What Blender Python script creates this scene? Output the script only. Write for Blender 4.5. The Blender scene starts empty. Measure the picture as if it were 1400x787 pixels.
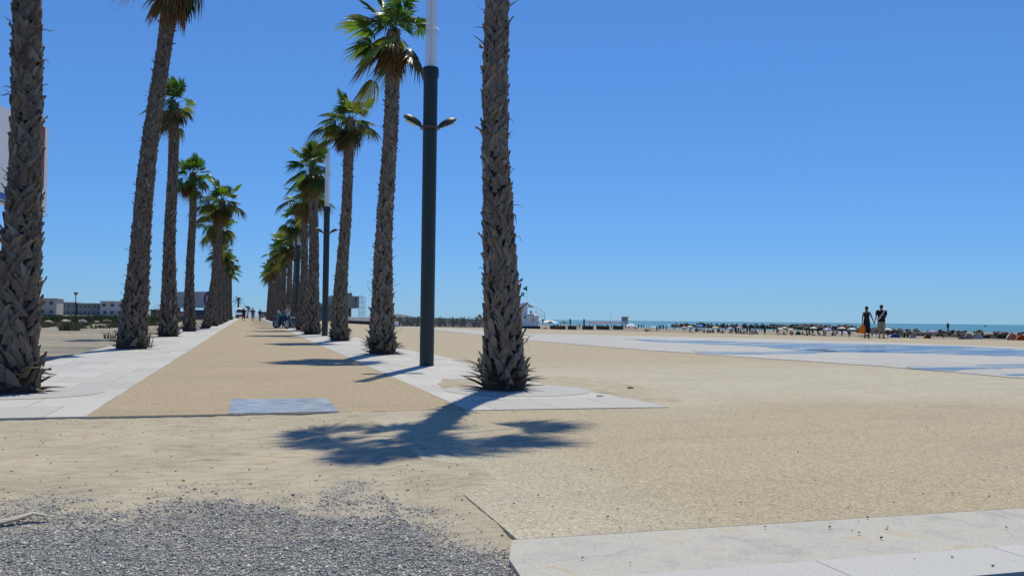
import bpy, bmesh, math, random
import numpy as np
from mathutils import Vector, Matrix, noise as mnoise

R_ = math.radians
scene = bpy.context.scene
col = scene.collection
rnd = random.Random(7)

# ------------------------------------------------------------------ camera model
F, CX, CY, H = 1212.0, 700.0, 393.5, 1.1
ROLL, PITCH, AZ = R_(0.613), R_(2.0253), R_(16.5618)
S = 0.003555                                     # the promenade climbs this much per metre
_f = np.array([math.sin(AZ)*math.cos(PITCH), math.cos(AZ)*math.cos(PITCH), math.sin(PITCH)])
_r = np.array([math.cos(AZ), -math.sin(AZ), 0.0])
_u = np.cross(_r, _f)
RR = _r*math.cos(ROLL) + _u*math.sin(ROLL)
UU = -_r*math.sin(ROLL) + _u*math.cos(ROLL)


def zg(x, y):
    """height of the land at a place"""
    return S*min(max(y, 0.0), 300.0) + 0.013*max(0.0, x-20.0)


def ray(px, py):
    return _f + RR*(px-CX)/F - UU*(py-CY)/F


def G(px, py):
    """where a sight line meets the land"""
    d = ray(px, py)
    z = 0.0
    for _ in range(60):
        t = (z-H)/min(d[2], -1e-4)
        z = 0.5*z + 0.5*zg(d[0]*t, d[1]*t)
    return Vector((d[0]*t, d[1]*t, zg(d[0]*t, d[1]*t)))


def PZ(px, py, z):
    """where a sight line meets a level"""
    d = ray(px, py)
    t = (z-H)/d[2]
    return Vector((d[0]*t, d[1]*t, z))


def at(px, py, Y):
    d = ray(px, py)
    t = Y/d[1]
    return Vector((d[0]*t, Y, H+d[2]*t))


# ------------------------------------------------------------------ materials
MATS = {}


class NT:
    def __init__(self, name):
        m = bpy.data.materials.new(name)
        m.use_nodes = True
        self.m = m
        self.n = m.node_tree.nodes
        self.l = m.node_tree.links
        self.b = self.n['Principled BSDF']
        MATS[name] = m

    def new(self, t, **kw):
        nd = self.n.new(t)
        for k, v in kw.items():
            if k.startswith('i_'):
                key = k[2:].replace('_', ' ')
                nd.inputs[key].default_value = v
            else:
                setattr(nd, k, v)
        return nd

    def link(self, a, b):
        self.l.new(a, b)

    def coords(self, scale=(1, 1, 1), kind='Object', rot=(0, 0, 0)):
        tc = self.new('ShaderNodeTexCoord')
        mp = self.new('ShaderNodeMapping')
        mp.inputs['Scale'].default_value = scale
        mp.inputs['Rotation'].default_value = rot
        self.link(tc.outputs[kind], mp.inputs['Vector'])
        return mp.outputs['Vector']

    def noise(self, vec, scale, detail=4, rough=0.55, dist=0.0):
        nd = self.new('ShaderNodeTexNoise')
        nd.inputs['Scale'].default_value = scale
        nd.inputs['Detail'].default_value = detail
        nd.inputs['Roughness'].default_value = rough
        nd.inputs['Distortion'].default_value = dist
        self.link(vec, nd.inputs['Vector'])
        return nd.outputs['Fac']

    def voro(self, vec, scale, out='Color', feature='F1'):
        nd = self.new('ShaderNodeTexVoronoi')
        nd.feature = feature
        nd.inputs['Scale'].default_value = scale
        self.link(vec, nd.inputs['Vector'])
        return nd.outputs[out]

    def ramp(self, fac, stops, interp='LINEAR'):
        nd = self.new('ShaderNodeValToRGB')
        cr = nd.color_ramp
        cr.interpolation = interp
        while len(cr.elements) < len(stops):
            cr.elements.new(0.5)
        for e, (p, c) in zip(cr.elements, stops):
            e.position = p
            e.color = (*c, 1) if len(c) == 3 else c
        self.link(fac, nd.inputs['Fac'])
        return nd.outputs['Color']

    def mix(self, fac, a, b, mode='MIX'):
        nd = self.new('ShaderNodeMix')
        nd.data_type = 'RGBA'
        nd.blend_type = mode
        for sock, v in ((nd.inputs[0], fac), (nd.inputs[6], a), (nd.inputs[7], b)):
            if isinstance(v, (int, float)):
                sock.default_value = v
            elif isinstance(v, tuple):
                sock.default_value = (*v, 1)
            else:
                self.link(v, sock)
        return nd.outputs[2]

    def math(self, op, a, b=0.0, clamp=False):
        nd = self.new('ShaderNodeMath')
        nd.operation = op
        nd.use_clamp = clamp
        for i, v in enumerate((a, b)):
            if isinstance(v, (int, float)):
                nd.inputs[i].default_value = v
            else:
                self.link(v, nd.inputs[i])
        return nd.outputs[0]

    def color(self, c):
        if isinstance(c, tuple):
            self.b.inputs['Base Color'].default_value = (*c, 1)
        else:
            self.link(c, self.b.inputs['Base Color'])

    def bump(self, h, strength=0.5, dist=0.02):
        nd = self.new('ShaderNodeBump')
        nd.inputs['Strength'].default_value = strength
        nd.inputs['Distance'].default_value = dist
        self.link(h, nd.inputs['Height'])
        self.link(nd.outputs['Normal'], self.b.inputs['Normal'])

    def set(self, rough=0.6, metal=0.0, spec=None):
        self.b.inputs['Roughness'].default_value = rough
        self.b.inputs['Metallic'].default_value = metal
        if spec is not None:
            self.b.inputs['Specular IOR Level'].default_value = spec
        return self.m


def simple(name, c, rough=0.6, metal=0.0, var=0.25, scale=6.0, bump=0.0, spec=None):
    """a plain surface whose colour wanders a little"""
    t = NT(name)
    v = t.coords()
    nz = t.noise(v, scale, 5)
    t.color(t.mix(nz, tuple(x*(1-var) for x in c), tuple(min(1, x*(1+var)) for x in c)))
    if bump:
        t.bump(t.noise(v, scale*8, 4), bump, 0.01)
    return t.set(rough, metal, spec)


def build_materials():
    # --- exposed-aggregate path and esplanade
    def aggregate(name, c0, c1, sandy):
        t = NT(name)
        v = t.coords()
        big = t.noise(v, 0.35, 5)
        mid = t.noise(v, 2.2, 5, 0.65)
        base = t.mix(t.math('MULTIPLY', t.math('ADD', big, mid), 0.5), c0, c1)
        if sandy:
            sx = t.new('ShaderNodeSeparateXYZ')
            t.link(v, sx.inputs[0])
            # pale blown sand lying in a belt beyond the end of the paving and along the open joint
            wob = t.math('MULTIPLY', t.math('SUBTRACT', t.noise(v, 0.35, 4), 0.5), 5.0)
            yy = t.math('ADD', sx.outputs['Y'], wob)
            a = t.math('MULTIPLY', t.math('SUBTRACT', yy, 9.0), 0.5, True)
            b = t.math('MULTIPLY', t.math('SUBTRACT', 21.0, yy), 0.22, True)
            band = t.math('MULTIPLY', a, b)
            right = t.math('MULTIPLY', t.math('SUBTRACT', sx.outputs['X'], 4.2), 0.9, True)
            band = t.math('MULTIPLY', band, right)
            c = t.math('SUBTRACT', 2.7, sx.outputs['X'])
            c = t.math('MULTIPLY', c, 0.7, True)
            n1 = t.noise(v, 1.3, 7, 0.72, 0.6)
            n2 = t.math('MULTIPLY', t.math('SUBTRACT', n1, 0.33), 3.4, True)
            m = t.math('MULTIPLY', t.math('MAXIMUM', band, c), t.math('ADD', 0.45, t.math('MULTIPLY', n2, 0.55)), True)
            base = t.mix(t.math('MULTIPLY', m, 0.92), base, (0.455, 0.425, 0.345))
        # wear: wide faint stains and scuffs
        st = t.noise(t.coords((0.25, 1.0, 1.0), rot=(0, 0, R_(17))), 0.9, 7, 0.7, 1.0)
        base = t.mix(1.0, base, t.ramp(st, [(0.25, (0.80, 0.80, 0.81)), (0.42, (0.97, 0.97, 0.97)), (0.6, (1.02, 1.02, 1.01)), (0.8, (1.10, 1.09, 1.07))]), 'MULTIPLY')
        sp = t.voro(v, 95)
        bw = t.new('ShaderNodeSeparateColor')
        t.link(sp, bw.inputs[0])
        spec = t.ramp(bw.outputs[0], [(0.0, (0.52, 0.50, 0.47)), (0.14, (0.80, 0.79, 0.78)), (0.5, (1.0, 0.99, 0.97)),
                                      (0.85, (1.12, 1.1, 1.06)), (1.0, (1.4, 1.36, 1.28))])
        base = t.mix(1.0, base, spec, 'MULTIPLY')
        sp2 = t.noise(v, 26, 3, 0.7)
        base = t.mix(1.0, base, t.ramp(sp2, [(0.3, (0.86, 0.86, 0.86)), (0.7, (1.12, 1.12, 1.12))]), 'MULTIPLY')
        t.color(base)
        hgt = t.voro(v, 95, 'Distance')
        if sandy:        # trodden sand: soft dimples where the drift lies
            hgt = t.math('ADD', hgt, t.math('MULTIPLY', t.math('MULTIPLY', t.noise(v, 4.5, 3, 0.6), m), 9.0))
        t.bump(hgt, 0.35, 0.006)
        t.set(0.85, spec=0.25)
    aggregate('path_aggregate', (0.340, 0.274, 0.184), (0.420, 0.345, 0.236), False)
    aggregate('esplanade_aggregate', (0.355, 0.30, 0.208), (0.435, 0.376, 0.268), True)

    # --- pale granite paving
    def paving(name, c0, c1, bw_, bh, mortar=0.006, rot=0.0, sand=0.3):
        t = NT(name)
        v = t.coords(rot=(0, 0, rot))
        br = t.new('ShaderNodeTexBrick')
        br.offset = 0.5
        br.inputs['Scale'].default_value = 1.0
        br.inputs['Brick Width'].default_value = bw_
        br.inputs['Row Height'].default_value = bh
        br.inputs['Mortar Size'].default_value = mortar
        br.inputs['Mortar Smooth'].default_value = 0.2
        br.inputs['Color1'].default_value = (*c0, 1)
        br.inputs['Color2'].default_value = (*c1, 1)
        br.inputs['Mortar'].default_value = (*[x*0.62 for x in c0], 1)
        t.link(v, br.inputs['Vector'])
        n1 = t.noise(v, 0.8, 6, 0.7)
        c = t.mix(t.math('MULTIPLY', t.math('SUBTRACT', n1, 0.5), sand*4, True), br.outputs['Color'], (0.5, 0.44, 0.33))
        n2 = t.noise(v, 60, 3, 0.7)
        c = t.mix(1.0, c, t.ramp(n2, [(0.3, (0.88, 0.88, 0.88)), (0.7, (1.1, 1.1, 1.1))]), 'MULTIPLY')
        t.color(c)
        t.bump(t.noise(v, 50, 3), 0.15, 0.004)
        t.set(0.7, spec=0.3)
    paving('pale_granite', (0.405, 0.394, 0.364), (0.505, 0.49, 0.452), 0.8, 1.25, 0.008, sand=0.3)
    paving('plaza_granite', (0.37, 0.362, 0.335), (0.43, 0.42, 0.39), 1.2, 0.6, 0.006, 0.3, 0.5)
    paving('kerb_granite', (0.455, 0.448, 0.425), (0.51, 0.503, 0.475), 1.0, 5.0, 0.008, 0.0, 0.05)

    t = NT('old_concrete')
    v = t.coords()
    n1 = t.noise(v, 3.0, 7, 0.68, 1.2)
    c = t.ramp(n1, [(0.25, (0.33, 0.32, 0.29)), (0.45, (0.44, 0.425, 0.38)), (0.56, (0.47, 0.45, 0.40)), (0.68, (0.46, 0.40, 0.29))])
    n2 = t.noise(v, 55, 3, 0.75)
    c = t.mix(1.0, c, t.ramp(n2, [(0.25, (0.82, 0.82, 0.82)), (0.75, (1.12, 1.12, 1.12))]), 'MULTIPLY')
    t.color(c)
    t.bump(n1, 0.3, 0.02)
    t.set(0.85, spec=0.25)

    simple('pit_concrete', (0.40, 0.398, 0.38), 0.85, var=0.2, scale=9, bump=0.2)

    # --- bare sandy ground with gravel showing through where its attribute says so
    t = NT('bare_sand')
    v = t.coords()
    n1 = t.noise(v, 1.1, 7, 0.65, 0.5)
    vs = t.coords((1.0, 2.6, 1.0))
    n3 = t.noise(vs, 4.0, 6, 0.7, 0.4)
    c = t.ramp(n1, [(0.25, (0.31, 0.265, 0.195)), (0.42, (0.40, 0.35, 0.26)), (0.58, (0.45, 0.395, 0.295)), (0.75, (0.50, 0.415, 0.28))])
    c = t.mix(1.0, c, t.ramp(n3, [(0.3, (0.70, 0.70, 0.71)), (0.5, (1, 1, 1)), (0.72, (1.14, 1.12, 1.08))]), 'MULTIPLY')
    n2 = t.noise(v, 90, 3, 0.75)
    c = t.mix(1.0, c, t.ramp(n2, [(0.25, (0.72, 0.72, 0.72)), (0.5, (1, 1, 1)), (0.75, (1.15, 1.15, 1.15))]), 'MULTIPLY')
    at_ = t.new('ShaderNodeAttribute', attribute_name='gravel')
    gv = t.voro(v, 70)
    sc = t.new('ShaderNodeSeparateColor')
    t.link(gv, sc.inputs[0])
    gcol = t.ramp(sc.outputs[0], [(0, (0.18, 0.178, 0.175)), (0.5, (0.30, 0.297, 0.29)), (1, (0.45, 0.445, 0.43))])
    c = t.mix(at_.outputs['Fac'], c, gcol)
    t.color(c)
    t.bump(t.math('ADD', t.noise(v, 30, 5, 0.7), t.math('MULTIPLY', n3, 1.5)), 0.5, 0.02)
    t.set(0.95, spec=0.15)

    t = NT('waste_soil')
    v = t.coords()
    vs = t.coords((1.0, 1.0, 1.0))
    n1 = t.noise(t.coords((0.5, 1.3, 1.0)), 0.22, 9, 0.75, 0.8)
    c = t.ramp(n1, [(0.30, (0.15, 0.14, 0.125)), (0.42, (0.24, 0.225, 0.19)), (0.50, (0.30, 0.275, 0.22)), (0.58, (0.40, 0.335, 0.235)), (0.72, (0.40, 0.31, 0.19))])
    n2 = t.noise(v, 3.5, 5, 0.75)
    c = t.mix(1.0, c, t.ramp(n2, [(0.25, (0.65, 0.65, 0.65)), (0.75, (1.2, 1.2, 1.2))]), 'MULTIPLY')
    t.color(c)
    t.bump(n2, 0.6, 0.1)
    t.set(0.95, spec=0.15)

    t = NT('beach_sand')
    v = t.coords()
    n1 = t.noise(v, 0.12, 7, 0.7)
    t.color(t.ramp(n1, [(0.25, (0.20, 0.18, 0.145)), (0.5, (0.27, 0.24, 0.185)), (0.75, (0.36, 0.315, 0.235))]))
    t.bump(t.noise(v, 2.0, 5), 0.5, 0.1)
    t.set(0.95, spec=0.1)

    simple('asphalt', (0.055, 0.055, 0.06), 0.85, var=0.4, scale=40, bump=0.4)

    # --- chips: colour comes with each stone
    t = NT('grey_chippings')
    a = t.new('ShaderNodeAttribute', attribute_name='Col')
    t.color(a.outputs['Color'])
    t.set(0.9, spec=0.12)

    # --- water
    t = NT('sea_water')
    v = t.coords()
    vs = t.coords((1.0, 3.0, 1.0), rot=(0, 0, R_(-50)))
    w = t.noise(v, 0.12, 6, 0.65)
    big = t.noise(v, 0.006, 5, 0.6, 0.5)
    c = t.ramp(big, [(0.3, (0.018, 0.14, 0.185)), (0.5, (0.028, 0.185, 0.225)), (0.7, (0.045, 0.235, 0.26))])
    foam = t.noise(vs, 0.10, 7, 0.72)
    fm = t.math('MULTIPLY', t.math('SUBTRACT', foam, 0.70), 14, True)
    c = t.mix(fm, c, (0.75, 0.78, 0.78))
    t.color(c)
    t.bump(w, 1.0, 1.6)
    t.set(0.35, spec=0.35)

    t = NT('puddle_water')
    v = t.coords()
    w = t.noise(v, 3.5, 4, 0.6)
    n1 = t.noise(t.coords((0.22, 1.5, 1.0), rot=(0, 0, AZ)), 1.1, 7, 0.72, 0.5)
    t.color(t.ramp(n1, [(0.34, (0.05, 0.095, 0.14)), (0.48, (0.10, 0.16, 0.20)), (0.55, (0.24, 0.28, 0.30)), (0.62, (0.43, 0.425, 0.40))]))  # water's base colour tinted with the blue of the reflected sky
    t.link(t.ramp(n1, [(0.45, (0.18, 0.18, 0.18)), (0.6, (0.6, 0.6, 0.6))]), t.b.inputs['Roughness'])
    t.bump(w, 1.0, 0.07)
    t.b.inputs['Specular IOR Level'].default_value = 0.6

    t = NT('sky_tinted_plate')  # blue of the reflected sky laid into the base colour, with paler worn streaks
    v = t.coords()
    vs = t.coords((3.0, 30.0, 1.0))
    n1 = t.noise(vs, 1.2, 6, 0.7)
    t.color(t.ramp(n1, [(0.32, (0.04, 0.10, 0.22)), (0.44, (0.13, 0.20, 0.31)), (0.52, (0.30, 0.34, 0.37)), (0.62, (0.46, 0.45, 0.40))]))
    t.link(t.ramp(n1, [(0.35, (0.22, 0.22, 0.22)), (0.7, (0.65, 0.65, 0.65))]), t.b.inputs['Roughness'])
    t.bump(n1, 0.2, 0.01)
    t.b.inputs['Specular IOR Level'].default_value = 0.6

    # --- palm
    def attr_mat(name, rough, fibre=False, spec=0.3, streak=(14, 14, 2.0)):
        t = NT(name)
        a = t.new('ShaderNodeAttribute', attribute_name='Col')
        c = a.outputs['Color']
        if fibre:
            v = t.coords(streak)
            n1 = t.noise(v, 6.0, 5, 0.7, 0.3)
            c = t.mix(1.0, c, t.ramp(n1, [(0.25, (0.55, 0.53, 0.51)), (0.5, (1, 1, 1)), (0.75, (1.4, 1.38, 1.35))]), 'MULTIPLY')
            t.bump(n1, 0.55, 0.02)
        t.color(c)
        t.set(rough, spec=spec)
        return t
    attr_mat('palm_bark', 0.85, True, 0.2)
    attr_mat('dry_frond', 0.8, False, 0.2)

    t = NT('palm_leaf')
    a = t.new('ShaderNodeAttribute', attribute_name='Col')
    t.color(a.outputs['Color'])
    t.set(0.38, spec=0.5)
    tr = t.new('ShaderNodeBsdfTranslucent')
    hue = t.mix(1.0, a.outputs['Color'], (1.6, 2.0, 0.75), 'MULTIPLY')
    t.link(hue, tr.inputs['Color'])
    mx = t.new('ShaderNodeMixShader')
    mx.inputs[0].default_value = 0.45
    t.link(t.b.outputs[0], mx.inputs[1])
    t.link(tr.outputs[0], mx.inputs[2])
    t.link(mx.outputs[0], t.n['Material Output'].inputs['Surface'])

    t = NT('foliage')
    a = t.new('ShaderNodeAttribute', attribute_name='Col')
    t.color(a.outputs['Color'])
    t.set(0.6, spec=0.3)

    # --- lamp
    simple('lamp_paint', (0.022, 0.036, 0.036), 0.45, var=0.15, scale=3, spec=0.4)
    simple('lamp_bronze', (0.10, 0.085, 0.07), 0.4, 0.5, var=0.2, scale=12)
    t = NT('lamp_lens')
    t.color((0.45, 0.46, 0.46))
    t.set(0.15, spec=0.6)
    t = NT('clear_tube')
    t.color((0.92, 0.94, 0.96))
    t.b.inputs['Roughness'].default_value = 0.04
    tp = t.new('ShaderNodeBsdfTransparent')
    tp.inputs['Color'].default_value = (0.93, 0.95, 0.97, 1)
    mx = t.new('ShaderNodeMixShader')
    mx.inputs[0].default_value = 0.66
    t.link(t.b.outputs[0], mx.inputs[1])
    t.link(tp.outputs[0], mx.inputs[2])
    t.link(mx.outputs[0], t.n['Material Output'].inputs['Surface'])
    simple('tube_core', (0.8, 0.8, 0.82), 0.25, 0.6, var=0.05)

    simple('rock', (0.105, 0.092, 0.077), 0.9, var=0.85, scale=1.3, bump=0.6)
    simple('pale_boulder', (0.42, 0.39, 0.33), 0.9, var=0.3, scale=3, bump=0.6)
    simple('hazed_hill', (0.10, 0.12, 0.13), 0.95, var=0.2, scale=0.01)  # bluish grey of distant haze put into the hill's own colour
    simple('raw_concrete', (0.27, 0.265, 0.25), 0.9, var=0.25, scale=0.9, bump=0.3)
    simple('render_white', (0.50, 0.49, 0.47), 0.8, var=0.08, scale=1.0)
    simple('render_cream', (0.42, 0.40, 0.36), 0.85, var=0.12, scale=0.7)
    simple('render_grey', (0.30, 0.29, 0.28), 0.85, var=0.12, scale=0.7)
    simple('window_dark', (0.05, 0.06, 0.075), 0.15, var=0.2)
    simple('white_paint', (0.78, 0.78, 0.76), 0.5, var=0.05)
    simple('sign_white', (0.80, 0.79, 0.78), 0.45, var=0.05, scale=0.6)
    simple('sign_grey', (0.42, 0.40, 0.40), 0.5, var=0.06, scale=0.4)
    simple('sign_purple', (0.13, 0.055, 0.12), 0.5, var=0.08)
    simple('sign_maroon', (0.24, 0.02, 0.07), 0.5, var=0.08)
    simple('sign_orange', (0.72, 0.17, 0.04), 0.5, var=0.08)
    simple('sign_blue', (0.05, 0.12, 0.42), 0.5, var=0.08)
    simple('steel', (0.38, 0.38, 0.38), 0.4, 0.8, var=0.15)
    simple('dark_metal', (0.03, 0.03, 0.033), 0.45, 0.2, var=0.2)
    simple('black_plastic', (0.018, 0.018, 0.02), 0.4, var=0.2)
    simple('tyre_rubber', (0.02, 0.02, 0.02), 0.85, var=0.2)
    simple('red_paint', (0.55, 0.035, 0.03), 0.45, var=0.12)
    simple('faded_red', (0.50, 0.33, 0.31), 0.6, var=0.2, scale=2)
    simple('shaded_rubble', (0.05, 0.045, 0.04), 0.95, var=0.6, scale=1.5, bump=0.8)  # near-black colour stands for the shade in crevices between the boulders
    simple('dark_red_paint', (0.22, 0.02, 0.025), 0.5, var=0.12)
    simple('orange_paint', (0.62, 0.20, 0.05), 0.5, var=0.15)
    simple('car_white', (0.80, 0.81, 0.82), 0.25, var=0.03, spec=0.6)
    simple('car_dark', (0.03, 0.035, 0.045), 0.25, var=0.1, spec=0.6)
    simple('headlamp', (0.7, 0.72, 0.74), 0.1, var=0.05)
    simple('weathered_wood', (0.175, 0.155, 0.13), 0.9, var=0.4, scale=5, bump=0.4)
    simple('drift_wood', (0.52, 0.46, 0.37), 0.85, var=0.25, scale=14, bump=0.5)
    simple('dark_wood', (0.05, 0.042, 0.035), 0.85, var=0.3)
    simple('thatch', (0.12, 0.10, 0.075), 0.95, var=0.4, scale=9, bump=0.5)
    simple('flag_green', (0.015, 0.27, 0.13), 0.7, var=0.1)
    simple('flag_navy', (0.03, 0.035, 0.11), 0.7, var=0.1)
    simple('awning_cream', (0.72, 0.60, 0.33), 0.8, var=0.08)
    for n, c in dict(cloth_red=(0.55, 0.05, 0.07), cloth_white=(0.75, 0.75, 0.73), cloth_cream=(0.70, 0.62, 0.42), cloth_blue=(0.10, 0.27, 0.68),
                     cloth_skyblue=(0.16, 0.48, 0.72), cloth_green=(0.03, 0.36, 0.20), cloth_orange=(0.90, 0.21, 0.022), cloth_pink=(0.66, 0.36, 0.36),
                     cloth_lilac=(0.34, 0.30, 0.52), cloth_black=(0.014, 0.014, 0.018), cloth_navy=(0.018, 0.026, 0.055), cloth_grey=(0.36, 0.37, 0.40),
                     cloth_khaki=(0.33, 0.29, 0.225), cloth_darkred=(0.24, 0.02, 0.03), cloth_yellow=(0.72, 0.55, 0.06), cloth_peach=(0.70, 0.42, 0.30),
                     cloth_denim=(0.035, 0.055, 0.12), cloth_mint=(0.50, 0.62, 0.50), cloth_slate=(0.020, 0.020, 0.024), cloth_olive=(0.11, 0.10, 0.06)).items():
        simple(n, c, 0.85, var=0.12, scale=9, spec=0.2)
    simple('skin', (0.40, 0.22, 0.145), 0.55, var=0.1, scale=5)
    simple('skin_tan', (0.22, 0.11, 0.07), 0.55, var=0.1, scale=5)
    simple('hair_dark', (0.022, 0.015, 0.011), 0.6, var=0.3, scale=20)
    simple('hair_brown', (0.10, 0.05, 0.025), 0.6, var=0.3, scale=20)
    simple('hair_auburn', (0.28, 0.12, 0.045), 0.6, var=0.3, scale=20)
    simple('eye_dark', (0.02, 0.02, 0.02), 0.2)
    simple('lip', (0.30, 0.10, 0.09), 0.5)
    simple('leather_brown', (0.16, 0.06, 0.035), 0.6)
    simple('strap_grey', (0.42, 0.41, 0.39), 0.7)


build_materials()
M = MATS


# ------------------------------------------------------------------ mesh building
class MB:
    def __init__(self):
        self.v, self.f, self.mi, self.c = [], [], [], []
        self.mats = []
        self.hascol = False

    def slot(self, m):
        if m not in self.mats:
            self.mats.append(m)
        return self.mats.index(m)

    def add(self, verts, faces, mat, c=None):
        o = len(self.v)
        self.v.extend([tuple(p) for p in verts])
        k = self.slot(mat)
        for f in faces:
            self.f.append(tuple(i+o for i in f))
            self.mi.append(k)
        if c is not None:
            self.hascol = True
        if c is None:
            c = (0.5, 0.5, 0.5)
        if isinstance(c, list):
            self.c.extend(c)
        else:
            self.c.extend([c]*len(verts))
        return self

    def box(self, cen, size, mat, rz=0.0, bevel=0.0, taper=1.0):
        hx, hy, hz = size[0]/2, size[1]/2, size[2]/2
        if bevel > 0:
            b = min(bevel, hx*0.9, hy*0.9, hz*0.9)
            rings = []
            for (z, i) in ((-hz, b), (-hz+b, 0), (hz-b, 0), (hz, b)):
                k = taper if z > 0 else 1.0
                x, y = (hx-i)*k, (hy-i)*k
                bb = b*0.8
                rings.append([(-x+bb, -y, z), (x-bb, -y, z), (x, -y+bb, z), (x, y-bb, z), (x-bb, y, z), (-x+bb, y, z), (-x, y-bb, z), (-x, -y+bb, z)])
            vs = [p for r in rings for p in r]
            fs = [tuple(range(7, -1, -1)), tuple(range(24, 32))]
            for k in range(3):
                for i in range(8):
                    j = (i+1) % 8
                    fs.append((k*8+i, k*8+j, (k+1)*8+j, (k+1)*8+i))
        else:
            vs = [(sx*hx*(taper if sz > 0 else 1), sy*hy*(taper if sz > 0 else 1), sz*hz) for sz in (-1, 1) for sy in (-1, 1) for sx in (-1, 1)]
            fs = [(0, 2, 3, 1), (4, 5, 7, 6), (0, 1, 5, 4), (2, 6, 7, 3), (0, 4, 6, 2), (1, 3, 7, 5)]
        c, s = math.cos(rz), math.sin(rz)
        vs = [(cen[0]+x*c-y*s, cen[1]+x*s+y*c, cen[2]+z) for x, y, z in vs]
        return self.add(vs, fs, mat)

    def tube(self, pts, rad, mat, n=8, cap=True, c=None, sy=1.0):
        pts = [Vector(p) for p in pts]
        if isinstance(rad, (int, float)):
            rad = [rad]*len(pts)
        vs, fs = [], []
        prev = None
        for i, p in enumerate(pts):
            t = (pts[min(i+1, len(pts)-1)]-pts[max(i-1, 0)]).normalized()
            if prev is None:
                a = Vector((0, 0, 1)) if abs(t.z) < 0.9 else Vector((1, 0, 0))
                u = t.cross(a).normalized()
            else:
                u = (prev-t*prev.dot(t)).normalized()
            prev = u
            w = t.cross(u)
            for k in range(n):
                an = 2*math.pi*k/n
                vs.append(p+(u*math.cos(an)+w*math.sin(an)*sy)*rad[i])
        for i in range(len(pts)-1):
            for k in range(n):
                j = (k+1) % n
                fs.append((i*n+k, i*n+j, (i+1)*n+j, (i+1)*n+k))
        if cap:
            fs.append(tuple(range(n-1, -1, -1)))
            fs.append(tuple(range((len(pts)-1)*n, len(pts)*n)))
        return self.add(vs, fs, mat, c)

    def lathe(self, prof, mat, cen=(0, 0, 0), n=16):
        vs, fs = [], []
        for r, z in prof:
            for k in range(n):
                a = 2*math.pi*k/n
                vs.append((cen[0]+r*math.cos(a), cen[1]+r*math.sin(a), cen[2]+z))
        for i in range(len(prof)-1):
            for k in range(n):
                j = (k+1) % n
                fs.append((i*n+k, i*n+j, (i+1)*n+j, (i+1)*n+k))
        fs.append(tuple(range(n-1, -1, -1)))
        fs.append(tuple(range((len(prof)-1)*n, len(prof)*n)))
        return self.add(vs, fs, mat)

    def loft(self, rings, mat, n=14, cap=True):
        """rings of (cx, cy, z, rx, ry)"""
        vs, fs = [], []
        for cx, cy, z, rx, ry in rings:
            for k in range(n):
                a = 2*math.pi*k/n
                vs.append((cx+rx*math.cos(a), cy+ry*math.sin(a), z))
        for i in range(len(rings)-1):
            for k in range(n):
                j = (k+1) % n
                fs.append((i*n+k, i*n+j, (i+1)*n+j, (i+1)*n+k))
        if cap:
            fs.append(tuple(range(n-1, -1, -1)))
            fs.append(tuple(range((len(rings)-1)*n, len(rings)*n)))
        return self.add(vs, fs, mat)

    def ball(self, cen, r, mat, n=12, m=8, zmin=-1.0):
        if isinstance(r, (int, float)):
            r = (r, r, r)
        vs, fs = [], []
        for i in range(m+1):
            th = math.pi*i/m
            z = max(math.cos(th), zmin)
            s = math.sin(th)
            for k in range(n):
                a = 2*math.pi*k/n
                vs.append((cen[0]+r[0]*s*math.cos(a), cen[1]+r[1]*s*math.sin(a), cen[2]+r[2]*z))
        for i in range(m):
            for k in range(n):
                j = (k+1) % n
                fs.append((i*n+k, (i+1)*n+k, (i+1)*n+j, i*n+j))
        return self.add(vs, fs, mat)

    def prism(self, poly, vec, mat):
        """flat polygon of 3-D points pushed along vec"""
        n = len(poly)
        v0 = [Vector(p) for p in poly]
        vs = v0+[p+Vector(vec) for p in v0]
        fs = [tuple(range(n-1, -1, -1)), tuple(range(n, 2*n))]
        for i in range(n):
            j = (i+1) % n
            fs.append((i, j, n+j, n+i))
        return self.add(vs, fs, mat)

    def mesh(self, name, smooth=None):
        me = bpy.data.meshes.new(name)
        me.from_pydata(self.v, [], self.f)
        for m in self.mats:
            me.materials.append(M[m])
        me.polygons.foreach_set('material_index', self.mi)
        if self.hascol:
            ca = me.color_attributes.new('Col', 'FLOAT_COLOR', 'POINT')
            ca.data.foreach_set('color', np.hstack([np.array(self.c, dtype=np.float32), np.ones((len(self.c), 1), np.float32)]).ravel())
        bm = bmesh.new()
        bm.from_mesh(me)
        bmesh.ops.recalc_face_normals(bm, faces=bm.faces)
        bm.to_mesh(me)
        bm.free()
        if smooth is not None:
            me.shade_smooth()
            me.set_sharp_from_angle(angle=R_(smooth))
        return me

    def build(self, name, parent=None, smooth=None, loc=None):
        return link(name, self.mesh(name, smooth), parent, loc)


def link(name, me, parent=None, loc=None):
    o = bpy.data.objects.new(name, me)
    col.objects.link(o)
    if parent:
        o.parent = parent
    if loc is not None:
        o.location = loc
    return o


def tag(o, label=None, cat=None, group=None, kind=None):
    if label:
        o['label'] = label
    if cat:
        o['category'] = cat
    if group:
        o['group'] = group
    if kind:
        o['kind'] = kind
    return o


def empty(name, loc=(0, 0, 0), rz=0.0, label=None, cat=None, group=None):
    o = bpy.data.objects.new(name, None)
    o.empty_display_size = 0.3
    col.objects.link(o)
    o.location = loc
    o.rotation_euler.z = rz
    return tag(o, label, cat, group)


def copy_tree(o, parent=None):
    c = o.copy()
    col.objects.link(c)
    if parent:
        c.parent = parent
    for ch in [x for x in bpy.data.objects if x.parent == o]:
        copy_tree(ch, c)
    return c


def relabel(o, label, group=None):
    o['label'] = label
    if group:
        o['group'] = group
    elif 'group' in o:
        del o['group']


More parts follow.
